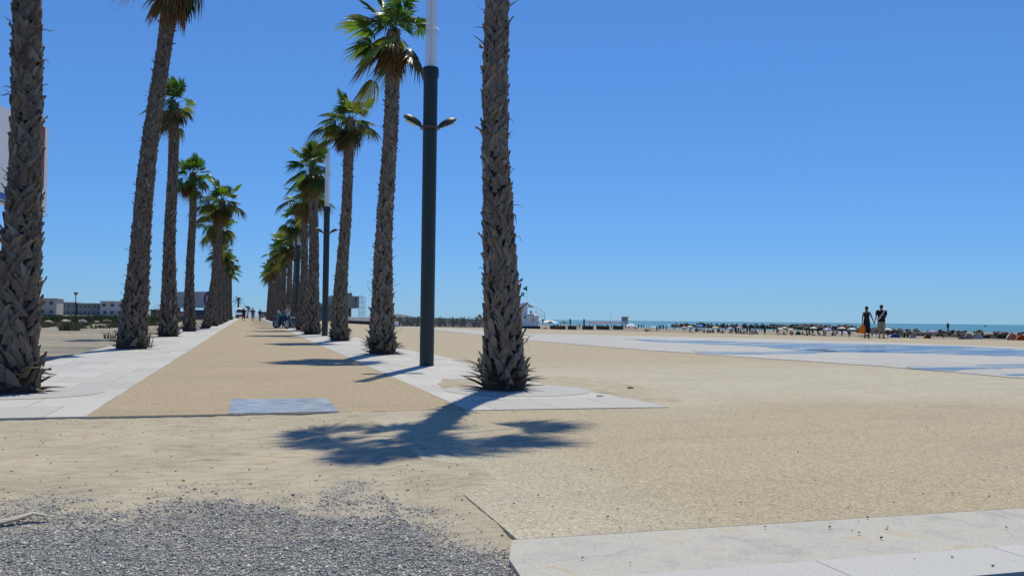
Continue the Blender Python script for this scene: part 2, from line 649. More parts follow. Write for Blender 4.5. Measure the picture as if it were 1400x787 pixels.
# ------------------------------------------------------------------ draped ground sheets
def sheet(name, poly, zoff, mat, skirt=0.0, kind='structure', zfun=zg, jag=0.0):
    if jag:
        out = []
        for i, p in enumerate(poly):
            q = poly[(i+1) % len(poly)]
            k = 7
            for j in range(k):
                t = j/k
                x, y = p[0]+(q[0]-p[0])*t, p[1]+(q[1]-p[1])*t
                nz = mnoise.noise_vector(Vector((x*0.9, y*0.9, 3.1))) + mnoise.noise_vector(Vector((x*3.1, y*3.1, 5.1)))*0.5
                out.append((x+nz.x*jag, y+nz.y*jag))
        poly = out
    bm = bmesh.new()
    vs = [bm.verts.new((p[0], p[1], 0)) for p in poly]
    bm.faces.new(vs)
    bmesh.ops.triangulate(bm, faces=bm.faces[:])
    for co, no in (((20, 0, 0), (1, 0, 0)), ((0, 0, 0), (0, 1, 0)), ((0, 300, 0), (0, 1, 0))):
        bmesh.ops.bisect_plane(bm, geom=bm.verts[:]+bm.edges[:]+bm.faces[:], plane_co=co, plane_no=no)
    bmesh.ops.triangulate(bm, faces=bm.faces[:])
    for v in bm.verts:
        v.co.z = zfun(v.co.x, v.co.y)+zoff
    bmesh.ops.recalc_face_normals(bm, faces=bm.faces)
    if bm.faces and sum(f.normal.z for f in bm.faces) < 0:
        bmesh.ops.reverse_faces(bm, faces=bm.faces[:])
    if skirt:
        be = [e for e in bm.edges if e.is_boundary]
        r = bmesh.ops.extrude_edge_only(bm, edges=be)
        for v in [g for g in r['geom'] if isinstance(g, bmesh.types.BMVert)]:
            v.co.z -= skirt
        bmesh.ops.recalc_face_normals(bm, faces=bm.faces)
    me = bpy.data.meshes.new(name)
    bm.to_mesh(me)
    bm.free()
    me.materials.append(M[mat])
    o = link(name, me)
    if kind:
        o['kind'] = kind
    return o


def sand_lens(poly, h_=0.014, jag=0.13, edge=-0.003):
    """low tongue of blown sand: thin at its rim, a couple of centimetres deep in the middle"""
    out = []
    for i, p in enumerate(poly):
        q = poly[(i+1) % len(poly)]
        for j in range(8):
            t = j/8
            x, y = p[0]+(q[0]-p[0])*t, p[1]+(q[1]-p[1])*t
            nz = mnoise.noise_vector(Vector((x*0.9, y*0.9, 3.1))) + mnoise.noise_vector(Vector((x*3.1, y*3.1, 5.1)))*0.6
            out.append((x+nz.x*jag, y+nz.y*jag))
    cx, cy = sum(p[0] for p in out)/len(out), sum(p[1] for p in out)/len(out)
    n = len(out)
    vs, fs = [], []
    for k, z in ((1.0, edge), (0.9, h_*0.35), (0.7, h_*0.7), (0.4, h_)):
        for x, y in out:
            a, b = cx+(x-cx)*k, cy+(y-cy)*k
            vs.append((a, b, zg(a, b)+z+0.004*mnoise.noise(Vector((a*4, b*4, 0)))))
    vs.append((cx, cy, zg(cx, cy)+h_))
    for r_ in range(3):
        for i in range(n):
            j = (i+1) % n
            fs.append((r_*n+i, r_*n+j, (r_+1)*n+j, (r_+1)*n+i))
    for i in range(n):
        fs.append((3*n+i, 3*n+(i+1) % n, 4*n))
    me = bpy.data.meshes.new('sand_drift')
    me.from_pydata(vs, [], fs)
    me.materials.append(M['bare_sand'])
    me.shade_smooth()
    o = link('sand_drift', me)
    o['kind'] = 'structure'


def xy(l):
    return [(p.x, p.y) for p in (G(*a) for a in l)]


crest_px = [(1400, 465.5), (1300, 463.5), (1190, 461.5), (1050, 457.5), (900, 454), (740, 449.5), (640, 447), (560, 446)]
crest = xy(crest_px)
c0 = crest[0]
PATH_Y0, PATH_Y1 = 10.15, 186.0

# land, with its drop to the beach along the crest
land = [(-4000, -300), (60, -300), (66, 0), (c0[0]+4, c0[1]-9)] + crest + [(19.9, 110), (19.9, 400), (-30, 900), (-400, 4000), (-4000, 4000)]
sheet('ground', land, -0.04, 'waste_soil', skirt=2.6)

ESP = [(1.3, 4.23), (60, 4.05), (66, 10), (c0[0]+3.9, c0[1]-9)] + [(p[0]-0.05, p[1]-0.05) for p in crest] + [(12, 110), (9.0, 186), (-1.6, 186), (-1.6, PATH_Y0), (1.3, PATH_Y0)]
sheet('esplanade', ESP, 0.0, 'esplanade_aggregate', skirt=0.09)
sheet('path', [(-1.6, PATH_Y0+0.02), (2.47, PATH_Y0+0.02), (2.47, PATH_Y1), (-1.6, PATH_Y1)], 0.004, 'path_aggregate', skirt=0.06)
o = sheet('pavement', [(2.47, 10.05), (4.99, 9.95), (4.99, PATH_Y1), (2.47, PATH_Y1)], 0.008, 'pale_granite', skirt=0.06)
o = sheet('pavement', [(-4.15, PATH_Y0), (-1.6, PATH_Y0), (-1.6, PATH_Y1), (-4.15, PATH_Y1)], 0.008, 'pale_granite', skirt=0.09)
plaza = [(30, 3.9), (14.9, 6.5), (14.6, 13.9), (14.6, 18.0), (13.6, 23.2), (12.7, 31), (12.4, 39), (12.8, 50), (13.4, 62), (13.1, 86)] + xy([(580, 447.3), (650, 451), (720, 456.2), (800, 457.5), (900, 459.6), (1050, 463), (1200, 467.6), (1400, 475)]) + [(34, 12), (34, 5)]
sheet('plaza', plaza, 0.010, 'plaza_granite', jag=0.14)
for pp in ([(855, 463.6), (900, 464.6), (960, 465.6), (1050, 468.5), (1130, 469.5), (1230, 471.5), (1330, 474.5), (1420, 478), (1420, 488.5), (1300, 485), (1200, 482), (1130, 481.4), (1085, 478), (1040, 474.5), (1000, 472.0), (950, 470), (900, 467.5)],
           [(935, 480.6), (1000, 481.5), (1060, 480.2), (1120, 477.2), (1150, 479.8), (1100, 483.2), (1040, 484.6), (980, 484)],
           [(1235, 503.5), (1300, 501.6), (1400, 498.5), (1420, 502), (1340, 504.6), (1285, 507)],
           [(1365, 511.5), (1420, 508), (1420, 513), (1390, 514.5)]):
    sheet('puddle', xy(pp), 0.014, 'puddle_water', jag=0.5)
# kerb line and road in front
sheet('gutter', [(1.12, 3.52), (1.16, 3.9), (1.27, 4.225), (60, 4.045), (60, 3.35)], 0.0, 'old_concrete', skirt=0.09)
sheet('kerb', [(1.0, 3.515), (60, 3.345), (60, 2.95), (1.0, 3.14)], 0.006, 'kerb_granite', skirt=0.15)
sheet('road', [(-60, 3.13), (1.0, 3.135), (60, 2.94), (60, -40), (-60, -40)], -0.028, 'asphalt', zfun=lambda x, y: 0.0)
# worn plate in the end of the path, the sky's reflection painted in blue
p = [(-0.18, 11.86), (1.02, 11.78), (1.0, 10.17), (-0.18, 10.18)]
sheet('sky_tinted_paving_plate', p, 0.0085, 'sky_tinted_plate', skirt=0.03)

# circles of grey concrete round the nearer palms
def ring_poly(x, y, r, n=40):
    return [(x+r*math.cos(2*math.pi*i/n), y+r*math.sin(2*math.pi*i/n)) for i in range(n)]


# ------------------------------------------------------------------ sand and gravel in front
def fbm(x, y, s=1.0, o=4, seed=0.0):
    return mnoise.fractal(Vector((x*s, y*s, seed)), 0.9, 2.0, o)


def gravel_amount(x, y):
    edge = 5.65 + 0.22*fbm(x, 0.0, 1.3, 4, 4.0) - 0.12*max(0, x) + (0.05 if x < 0 else 0)
    if x > 0.85:
        edge = min(edge, 5.2-1.1*(x-0.85)/0.4+0.2*fbm(x*2, y*2, 1.0, 3, 8))
    d = (edge - y)*0.72 + 0.42*fbm(x, y, 2.2, 6, 2.0)+0.22*fbm(x, y, 9.0, 4, 6.0)
    return max(0.0, min(1.0, d+0.22))


def sand_h(x, y):
    h = -0.026 + 0.010*fbm(x, y, 1.2, 5, 1.0) + 0.007*fbm(x, y, 6.0, 4, 5.0)
    dr = math.exp(-((x-1.32)/0.42)**2)*max(0.0, min(1.0, (y-4.9)/1.2))*max(0.0, min(1.0, (10.75-y)/0.6))
    h += dr*(0.025+0.008*fbm(x, y, 2.5, 4, 9.0))
    if x > 1.0 and y < 6.5:
        h += 0.014*min(1.0, (x-1.0)/0.2)*max(0.0, min(1.0, (y-4.3)/0.35))
    if y > 9.6:
        h += (y-9.6)/0.5*0.008
    return h


def build_sand():
    st = 0.045
    nx, ny = int((1.95+9.0)/st), int((10.14-0.2)/st)
    X = [-9.0+i*st for i in range(nx+1)]
    Y = [0.2+(10.14-0.2)*j/ny for j in range(ny+1)]
    vs, ga = [], []
    for y in Y:
        for x in X:
            vs.append((x, y, S*y+sand_h(x, y)))
            ga.append(gravel_amount(x, y))
    fs = []
    for j in range(ny):
        for i in range(nx):
            x, y = X[i], Y[j]
            if x > 1.26 and y < 4.35:
                continue
            if y < 3.15:
                continue
            a = j*(nx+1)+i
            fs.append((a, a+1, a+nx+2, a+nx+1))
    me = bpy.data.meshes.new('sand')
    me.from_pydata(vs, [], fs)
    a = me.attributes.new('gravel', 'FLOAT', 'POINT')
    a.data.foreach_set('value', ga)
    me.materials.append(M['bare_sand'])
    me.shade_smooth()
    tag(link('sand', me), kind='structure')


build_sand()


def stones(name, pts, mat, kind='stuff'):
    """pts: (x, y, z, size, shade rgb)"""
    base = np.array([(1, 0, 0), (-0.9, 0.1, 0), (0.1, 0.8, 0.05), (-0.1, -0.85, 0), (0.15, 0.1, 0.40), (-0.1, 0, -0.4)], dtype=np.float32)
    bf = np.array([(0, 2, 4), (2, 1, 4), (1, 3, 4), (3, 0, 4), (2, 0, 5), (1, 2, 5), (3, 1, 5), (0, 3, 5)])
    rg = np.random.default_rng(5)
    n = len(pts)
    P = np.array([p[:3] for p in pts], dtype=np.float32)
    sz = np.array([p[3] for p in pts], dtype=np.float32)
    C = np.array([p[4] for p in pts], dtype=np.float32)
    V = base[None]*(1+0.35*rg.standard_normal((n, 6, 3)).astype(np.float32))*sz[:, None, None]
    a = rg.uniform(0, 2*np.pi, n)
    b = rg.normal(0, 0.35, n)
    ca, sa, cb, sb = np.cos(a)[:, None], np.sin(a)[:, None], np.cos(b)[:, None], np.sin(b)[:, None]
    y, z = V[..., 1]*cb-V[..., 2]*sb, V[..., 1]*sb+V[..., 2]*cb
    x = V[..., 0]
    V = np.stack([x*ca-y*sa, x*sa+y*ca, z], -1)+P[:, None]
    Fc = (bf[None]+(np.arange(n)*6)[:, None, None]).reshape(-1, 3)
    me = bpy.data.meshes.new(name)
    me.vertices.add(n*6)
    me.vertices.foreach_set('co', V.ravel())
    me.loops.add(len(Fc)*3)
    me.loops.foreach_set('vertex_index', Fc.ravel())
    me.polygons.add(len(Fc))
    me.polygons.foreach_set('loop_start', np.arange(len(Fc))*3)
    me.update(calc_edges=True)
    at_ = me.color_attributes.new('Col', 'FLOAT_COLOR', 'POINT')
    cc = np.repeat(np.hstack([C, np.ones((n, 1), np.float32)]), 6, axis=0)
    at_.data.foreach_set('color', cc.ravel())
    me.materials.append(M[mat])
    o = link(name, me)
    o['kind'] = kind
    return o


def chip_shade(r):
    k = r.random()
    if k < 0.06:
        v = r.uniform(0.28, 0.42)
        return (v, v*0.9, v*0.75)
    if k < 0.08:
        v = r.uniform(0.2, 0.4)
        return (v, v*0.72, v*0.5)
    v = 0.17+0.52*r.random()**1.15
    v = min(v, 0.85)
    return (v*1.08, v*1.035, v*0.94)


pts = []
r = random.Random(3)
while len(pts) < 190000:
    x, y = r.uniform(-2.6, 1.27), r.uniform(3.2, 6.35)
    g = gravel_amount(x, y)
    if r.random() > g**1.3*0.97+0.012:
        continue
    s = r.uniform(0.0024, 0.0060) if r.random() < 0.93 else r.uniform(0.006, 0.014)
    pts.append((x, y, S*y+sand_h(x, y)+r.uniform(-0.001, 0.005), s, chip_shade(r)))
tag(stones('gravel', pts, 'grey_chippings'))
pts = []
for k in range(620):
    x, y = r.uniform(1.3, 9), r.uniform(3.2, 9.8)
    if r.random() > math.exp(-abs(y-4.2)*0.55)*1.2+0.06:
        continue
    if y > 4.25 or y < 3.5:
        zz = zg(x, y)
    else:
        zz = zg(x, y)
    v = r.uniform(0.03, 0.12)
    pts.append((x, y, zz+0.012, r.choice((0.004, 0.005, 0.006, 0.007, 0.010)), (v, v*0.95, v*0.9)))
for k in range(420):
    x, y = r.uniform(-5, 1.6), r.uniform(5.2, 10)
    v = r.uniform(0.06, 0.2)
    pts.append((x, y, S*y+sand_h(x, y)+0.003, r.uniform(0.004, 0.011), (v, v*0.9, v*0.78)))
stones('pebbles', pts, 'grey_chippings')


# ------------------------------------------------------------------ palms
GV = Vector((-0.38, 0.05, -1.0)).normalized()


def lerp_prof(prof, z):
    for (z0, r0), (z1, r1) in zip(prof, prof[1:]):
        if z <= z1:
            return r0+(r1-r0)*(z-z0)/(z1-z0)
    return prof[-1][1]


PROF = [(-0.1, 0.41), (0.0, 0.39), (0.25, 0.345), (0.66, 0.315), (1.4, 0.285), (2.45, 0.245), (3.5, 0.218), (5.6, 0.20), (8.0, 0.185), (12, 0.18)]


def trunk_mesh(name, h, lean, k, seed, detail=1.0, spikes=True, pw=1.35, bow=0.0, tone=1.0, sk=1.0):
    rg = random.Random(seed)
    mb = MB()
    lean = Vector((lean[0], lean[1], 0))

    def cen(z):
        t = max(0, z)/h
        return lean*(t**pw)+Vector((bow*math.sin(math.pi*min(t, 1)), 0, 0))+Vector((0.03*math.sin(z*0.9+seed), 0.03*math.cos(z*0.7+seed*2), 0))

    def rad(z):
        return lerp_prof(PROF, z)*k
    # core
    zs = [-0.1+(h+0.1)*i/40 for i in range(41)]
    mb.tube([cen(z)+Vector((0, 0, z)) for z in zs], [max(0.05, rad(z)-0.075)*(1+0.05*rg.uniform(-1, 1)) for z in zs], 'palm_bark', 14, c=(0.060, 0.047, 0.036))
    z, i = 0.10, 0
    ga = 2.39996
    while z < h-0.05:
        R = rad(z)-0.08
        low = max(0.0, 1-z/2.2)
        size = (0.75+0.24*low)*k**0.35
        W = 0.078*size*rg.uniform(0.75, 1.2)
        L = 0.25*size*rg.uniform(0.8, 1.35)
        a0 = i*ga+rg.uniform(-0.22, 0.22)
        lean_t = rg.choice((-1, 1))*rg.uniform(0.1, 0.6)*L
        flare = 0.016+0.036*rg.random()**1.5 + (0.10*rg.random() if rg.random() < 0.03+0.14*low else 0)
        off = rg.uniform(0.0, 0.016)
        if low > 0.85:
            flare += 0.05
        g = rg.uniform(0.72, 1.2)
        br = rg.random()
        c = (0.190*g, 0.158*g, 0.124*g) if br > 0.2 else (0.165*g, 0.124*g, 0.088*g)
        if rg.random() < 0.05:
            c = (0.27, 0.245, 0.21)
        nu, nv = 4, 5
        tipw = rg.uniform(0.04, 0.26)
        sp = rg.uniform(-0.5, 0.5)
        front, back, cols = [], [], []
        for b in range(nv+1):
            v = b/nv
            w = W*(1-(1-tipw)*v**1.25)
            for a in range(nu+1):
                u = -1+2*a/nu
                jag = 0.0
                if b == nv:
                    jag = rg.uniform(-0.12, 0.10)*L - 0.16*L*abs(u-sp)
                an = a0+(u*w+lean_t*v)/max(R, 0.12)
                ro = R+0.02+off+flare*v**1.7+0.030*(1-u*u)*(1-0.35*v)+rg.uniform(-0.004, 0.004)
                zz = z+L*v+jag-0.03*abs(u)*(1-v)
                cc = cen(z+L*v)
                front.append((cc.x+math.cos(an)*ro, cc.y+math.sin(an)*ro, zz))
                ri = ro-0.016
                back.append((cc.x+math.cos(an)*ri, cc.y+math.sin(an)*ri, zz))
                kk = rg.uniform(0.92, 1.08)
                kk *= (0.86+0.30*v*v)*tone
                cols.append(tuple(x*kk for x in c))
        n = len(front)
        fs = []
        for b in range(nv):
            for a in range(nu):
                q = b*(nu+1)+a
                fs.append((q, q+1, q+nu+2, q+nu+1))
                fs.append((n+q+1, n+q, n+q+nu+1, n+q+nu+2))
        per = [b*(nu+1) for b in range(nv)]+[nv*(nu+1)+a for a in range(nu)]+[b*(nu+1)+nu for b in range(nv, 0, -1)]
        for q0, q1 in zip(per, per[1:]):
            fs.append((q1, q0, n+q0, n+q1))
        mb.add(front+back, fs, 'palm_bark', cols+cols)
        # torn strands now and then
        if rg.random() < 0.05*detail+0.10*low*detail:
            aa = a0
            d = Vector((math.cos(aa), math.sin(aa), 0))
            p0 = cen(z)+Vector((0, 0, z+L*0.5))+d*(R+0.03)
            ln = rg.uniform(0.14, 0.3)
            up = rg.uniform(0.2, 1.1)
            tv = Vector((-d.y, d.x, 0))*rg.uniform(-0.5, 0.5)
            ptsq = [p0+(d+tv*t)*ln*t*0.75+Vector((0, 0, up*ln*t-0.16*t*t*rg.random())) for t in (0, 0.35, 0.7, 1.0)]
            mb.tube(ptsq, [0.018, 0.02, 0.014, 0.004], 'palm_bark', 5, c=tuple(x*0.9 for x in c), sy=0.35)
        z += 0.0125*size*size/(k)*rg.uniform(0.7, 1.3)*(1.0 if detail >= 1 else 1.35)
        i += 1
    if spikes:
        for q in range(int(46*sk)):
            aa = q*ga+rg.uniform(-0.2, 0.2)
            d = Vector((math.cos(aa), math.sin(aa), 0))
            R = rad(0.1)-0.10
            z0 = rg.uniform(0.0, 0.34)
            ln = rg.uniform(0.14, 0.36)*(1.0 if z0 < 0.2 else 0.8)*sk
            p0 = Vector((0, 0, z0))+d*R
            up = rg.uniform(-0.35, 0.75)
            tv = Vector((-d.y, d.x, 0))*rg.uniform(-0.5, 0.5)
            g = rg.uniform(0.35, 1.3)
            ptsq = [p0+(d+tv*t)*ln*t+Vector((0, 0, max(-z0, up*ln*t*(1-0.35*t)))) for t in (0, 0.3, 0.65, 1.0)]
            mb.tube(ptsq, [0.05, 0.045, 0.03, 0.006], 'palm_bark', 6, c=(0.16*g, 0.12*g, 0.085*g), sy=0.3)
    return mb.mesh(name, 55), cen(h)+Vector((0, 0, h))


def fan_leaf(mb, o, phi, e, lp, ls, droop, c, mat, rg, wide=2.25, nseg=24, pet=(0.075, 0.10, 0.03), fold=0.0):
    d0 = Vector((math.cos(phi)*math.cos(e), math.sin(phi)*math.cos(e), math.sin(e)))
    n = 5
    P = []
    for i in range(n+1):
        t = i/n
        P.append(o+d0*lp*t+GV*lp*droop*0.42*t*t)
    if pet:
        mb.tube(P, [0.026, 0.021, 0.018, 0.016, 0.014, 0.012], mat, 5, c=pet, sy=0.5)
    T = (P[-1]-P[-2]).normalized()
    side = T.cross(Vector((0, 0, 1)))
    if side.length < 0.1:
        side = Vector((math.sin(phi), -math.cos(phi), 0))
    side.normalize()
    side = (side+Vector((rg.uniform(-.3, .3), rg.uniform(-.3, .3), rg.uniform(-.35, .35)))).normalized()
    side = (side-T*side.dot(T)).normalized()
    N = side.cross(T).normalized()
    C = P[-1]
    da = 2*wide/nseg
    rows = (0.04, 0.34, 0.60, 0.82, 1.0)
    for sgm in range(nseg):
        al = -wide+da*(sgm+0.5)+rg.uniform(-0.25, 0.25)*da
        ln = ls*(0.74+0.26*math.cos(al*0.75))*rg.uniform(0.88, 1.08)
        D = (T*math.cos(al)+side*math.sin(al)+N*(0.22-0.30*abs(al)*fold)).normalized()
        B = (side*math.cos(al)-T*math.sin(al)).normalized()
        g = rg.uniform(0.8, 1.2)
        cc = tuple(x*g for x in c)
        tipc = (cc[0]*1.35+0.01, cc[1]*1.1, cc[2]*0.9)
        vs, cs = [], []
        tipd = droop*rg.uniform(0.35, 0.75)
        for s_ in rows:
            p = C+D*ln*s_+GV*ln*tipd*max(0.0, s_-0.25)**2*1.7
            w = math.tan(da*0.5)*ln*min(s_, 0.60)*1.08
            if s_ > 0.60:
                w *= max(0.05, 1-((s_-0.60)/0.40)**1.1)
            vs += [p-B*w-N*w*0.45, p+N*w*0.5, p+B*w-N*w*0.45]
            cs += [tipc if s_ > 0.8 else cc]*3
        fs = []
        for q in range(len(rows)-1):
            a = q*3
            fs += [(a, a+1, a+4, a+3), (a+1, a+2, a+5, a+4)]
        mb.add(vs, fs, mat, cs)


def crown_mesh(name, seed, n=24, spread=1.0, low=-42.0, hanging=5):
    rg = random.Random(seed)
    mb = MB()
    mb.tube([(0, 0, -0.35), (0, 0, 0.0), (0, 0, 0.22)], [0.13, 0.11, 0.03], 'palm_leaf', 8, c=(0.09, 0.055, 0.03))
    for i in range(n):
        t = (i+0.5)/n
        e = R_(max(low-6, 84-(84-low)*t**1.3+rg.uniform(-20, 20)))
        phi = i*2.39996+rg.uniform(-0.5, 0.5)
        lp = (0.80+0.12*t)*rg.uniform(0.6, 1.25)*spread
        ls = (0.72+0.04*min(1, 3*t))*rg.uniform(0.8, 1.15)*spread
        k = rg.random()
        if k < 0.62:
            c = (0.054, 0.108, 0.022)
        elif k < 0.88:
            c = (0.096, 0.142, 0.026)
        else:
            c = (0.125, 0.128, 0.026)
        if t > 0.85:
            c = (0.105, 0.10, 0.026)
        g = rg.uniform(0.7, 1.25)
        c = tuple(x*g for x in c)
        hang = rg.random() < 0.15+0.35*t
        fan_leaf(mb, Vector((0.05*math.cos(phi), 0.05*math.sin(phi), 0.10*(1-t))), phi, e, lp*(0.8 if hang else 1), ls, (0.9 if hang else 0.18)+0.6*t+rg.uniform(0, 0.25), c, 'palm_leaf', rg,
                 wide=rg.uniform(1.3, 1.8) if hang else rg.uniform(1.8, 2.4), nseg=26, fold=0.9 if hang else 0.4*t)
    # a few green fans hanging straight down against the trunk
    for i in range(hanging):
        phi = rg.uniform(0, 6.28) if hanging > 1 else -0.35
        g = rg.uniform(0.7, 1.2)
        fan_leaf(mb, Vector((0.12*math.cos(phi), 0.12*math.sin(phi), -0.1)), phi, R_(rg.uniform(-60, -15)), rg.uniform(0.25, 0.5)*spread, rg.uniform(0.45, 0.65)*spread, 1.0,
                 (0.05*g, 0.062*g, 0.016*g), 'palm_leaf', rg, wide=1.3, nseg=18, fold=1.0)
    return mb.mesh(name, 40)


def skirt_mesh(name, seed, n=12, side=0.0):
    """brown leaves hanging under the crown, thicker to one side"""
    rg = random.Random(seed)
    mb = MB()
    for i in range(n):
        phi = side+rg.gauss(0, 1.1)
        e = R_(rg.uniform(-82, -35))
        z0 = -rg.uniform(0.02, 0.40)
        lp = rg.uniform(0.18, 0.45)
        ls = rg.uniform(0.36, 0.6)
        g = rg.uniform(0.6, 1.2)
        c = (0.20*g, 0.125*g, 0.062*g) if rg.random() < 0.75 else (0.09*g, 0.085*g, 0.03*g)
        fan_leaf(mb, Vector((0.16*math.cos(phi), 0.16*math.sin(phi), z0)), phi, e, lp, ls, 1.0, c, 'dry_frond', rg, wide=1.5, nseg=16, pet=(0.16, 0.11, 0.06), fold=1.0)
    return mb.mesh(name, 40)


CROWNS = [crown_mesh('crown', 11+i, (25, 20, 26, 28, 24, 18)[i], (1.04, 1.10, 1.06, 1.04, 1.06, 1.08)[i]) for i in range(6)]
CROWNS.append(crown_mesh('crown', 47, 18, 1.04, -16, 0))
CROWNS.append(crown_mesh('crown', 43, 20, 1.0, 22, 1))
SKIRTS = [skirt_mesh('dead_fronds', 31+i, 18+2*i, (-0.4, 2.6, 0.6, 4.0)[i]) for i in range(4)]


def palm(base, h, lean, k, seed, label, detail=1.0, pw=1.35, bow=0.0, tone=1.0, sk=1.0, ci=None, si=None, cs=1.0, trunk=None, spikes=True, crot=None, skirt=True):
    rt = empty('palm_tree', base, 0, label, 'palm tree', 'palms lining the promenade')
    if trunk is None:
        tm, top = trunk_mesh('trunk', h, lean, k, seed, detail, spikes, pw, bow, tone, sk)
    else:
        tm, top = trunk
    link('trunk', tm, rt)
    rg = random.Random(seed*13+1)
    c = link('crown', CROWNS[seed % 6 if ci is None else ci], rt, top)
    c.rotation_euler.z = rg.uniform(-0.5, 0.5) if crot is None else crot
    c.scale = (cs, cs, cs)
    if skirt:
        s_ = link('dead_fronds', SKIRTS[seed % 4 if si is None else si], rt, top+Vector((0, 0, 0.02)))
        kk = cs*max(1.0, k*0.85)
        s_.scale = (kk, kk, kk)
    return rt


RX = 3.6
palm((3.65, 12.74, zg(0, 12.7)), 9.75, (-0.12, -0.12), 1.0, 1, 'nearest right-hand palm, its bare shaggy trunk running out of the top of the photo', 1.2, pw=3.0, bow=-0.12, tone=1.32, sk=1.2, ci=6, cs=0.92, crot=2.2, skirt=False)
palm((3.59, 24.82, zg(0, 24.8)), 9.05, (0.22, 0.0), 1.12, 2, 'tall palm just left of the nearest dark lamp post, ragged fans blown sideways', 1.0, ci=1, si=0, cs=0.90, tone=1.2, sk=1.25)
palm((3.63, 37.07, zg(0, 37)), 9.15, (0.33, 0.0), 1.15, 3, 'right-hand palm leaning slightly between the two nearest lamp posts', 1.0, ci=2, si=1, cs=0.90, tone=1.1)
palm((3.36, 48.83, zg(0, 48.8)), 9.0, (-0.1, 0.0), 1.35, 4, 'bushy-headed palm just left of the second lamp post', 0.9, ci=3, si=2, cs=1.0, tone=1.1)
palm((-2.95, 13.27, zg(0, 13.2)), 9.8, (0.0, 0.0), 0.97, 5, 'thick dark palm trunk at the left edge in front of the white sign board', 1.2, ci=4, cs=1.0)
palm((-3.28, 28.39, zg(0, 28.4)), 11.35, (0.90, 0.0), 1.28, 6, 'leaning palm second in the left row, brown skirt under its cropped crown', 1.0, ci=7, si=0, cs=1.1, crot=0.0)
palm((-3.46, 42.9, zg(0, 42.9)), 10.6, (0.05, 0.0), 1.32, 7, 'straight palm third in the left row, half hidden behind the leaning palm', 0.9, ci=5, si=3, cs=0.84)
palm((-3.27, 54.67, zg(0, 54.7)), 9.1, (0.06, 0.0), 1.15, 8, 'palm with a bright green head standing in front of the grey hoarding', 0.9, ci=0, si=1, cs=0.9, tone=0.9)
palm((-2.88, 65.14, zg(0, 65)), 8.9, (1.02, 0.0), 1.0, 9, 'palm leaning right beside the purple ring emblem on the hoarding', 0.8, pw=0.6, ci=2, si=2, cs=1.15)
T3 = [trunk_mesh('trunk', hh, (ll, 0), 1.22, 40+i, 0.5, True) for i, (hh, ll) in enumerate(((8.5, 0.1), (8.0, -0.15), (9.0, 0.05), (7.7, 0.2)))]
FARL = [(-2.75, 77, 0, 1.1), (-2.7, 89, 2, 1.1), (-2.75, 107, 1, 1.1), (-2.8, 122, 3, 1.0), (-2.7, 148, 1, 1.0)]
FARR = [(3.5, 60.6), (3.6, 72.6), (3.55, 85), (3.62, 97.2), (3.5, 109.5), (3.6, 121.6), (3.55, 134), (3.6, 146), (3.5, 158), (3.6, 170)]
for i, (x, y, t, cs) in enumerate(FARL):
    palm((x, y, zg(x, y)), 0, (0, 0), 1.2, 60+i, 'distant palm of the left row, beyond the palm that leans beside the hoarding emblem', trunk=T3[t], cs=cs, crot=i*1.3-2)
for i, (x, y) in enumerate(FARR):
    palm((x, y, zg(x, y)), 0, (0, 0), 1.2, 80+i, 'distant palm of the right row, standing beyond the bushy-headed palm', trunk=T3[(2, 0, 3, 1)[i % 4]], cs=(1.15, 1.05, 1.1)[i % 3], crot=i*0.9-2)

# grey circles at the feet of the nearer palms
for i, (x, y, r_) in enumerate(((3.85, 12.62, 1.08), (3.59, 24.82, 0.8), (-2.85, 13.2, 1.0), (-3.25, 28.4, 0.8))):
    sheet('tree_pit', ring_poly(x, y, r_), 0.0125, 'pit_concrete')
for pd in ([(4.35, 14.2), (4.7, 13.2), (4.75, 12.2), (4.85, 11.2), (4.92, 10.5), (5.6, 10.6), (6.2, 12.0), (6.0, 14.0), (5.7, 15.6), (4.9, 15.8)], [(4.75, 16.5), (4.8, 19), (4.7, 22), (5.6, 22), (5.7, 18.5)], [(4.8, 24), (4.75, 30), (5.4, 31), (5.5, 25)]):
    sand_lens(pd)
sand_lens([(2.85, 13.0), (2.95, 14.2), (3.3, 15.1), (4.0, 14.9), (3.7, 13.9), (3.1, 12.9)], 0.028, 0.1, 0.009)


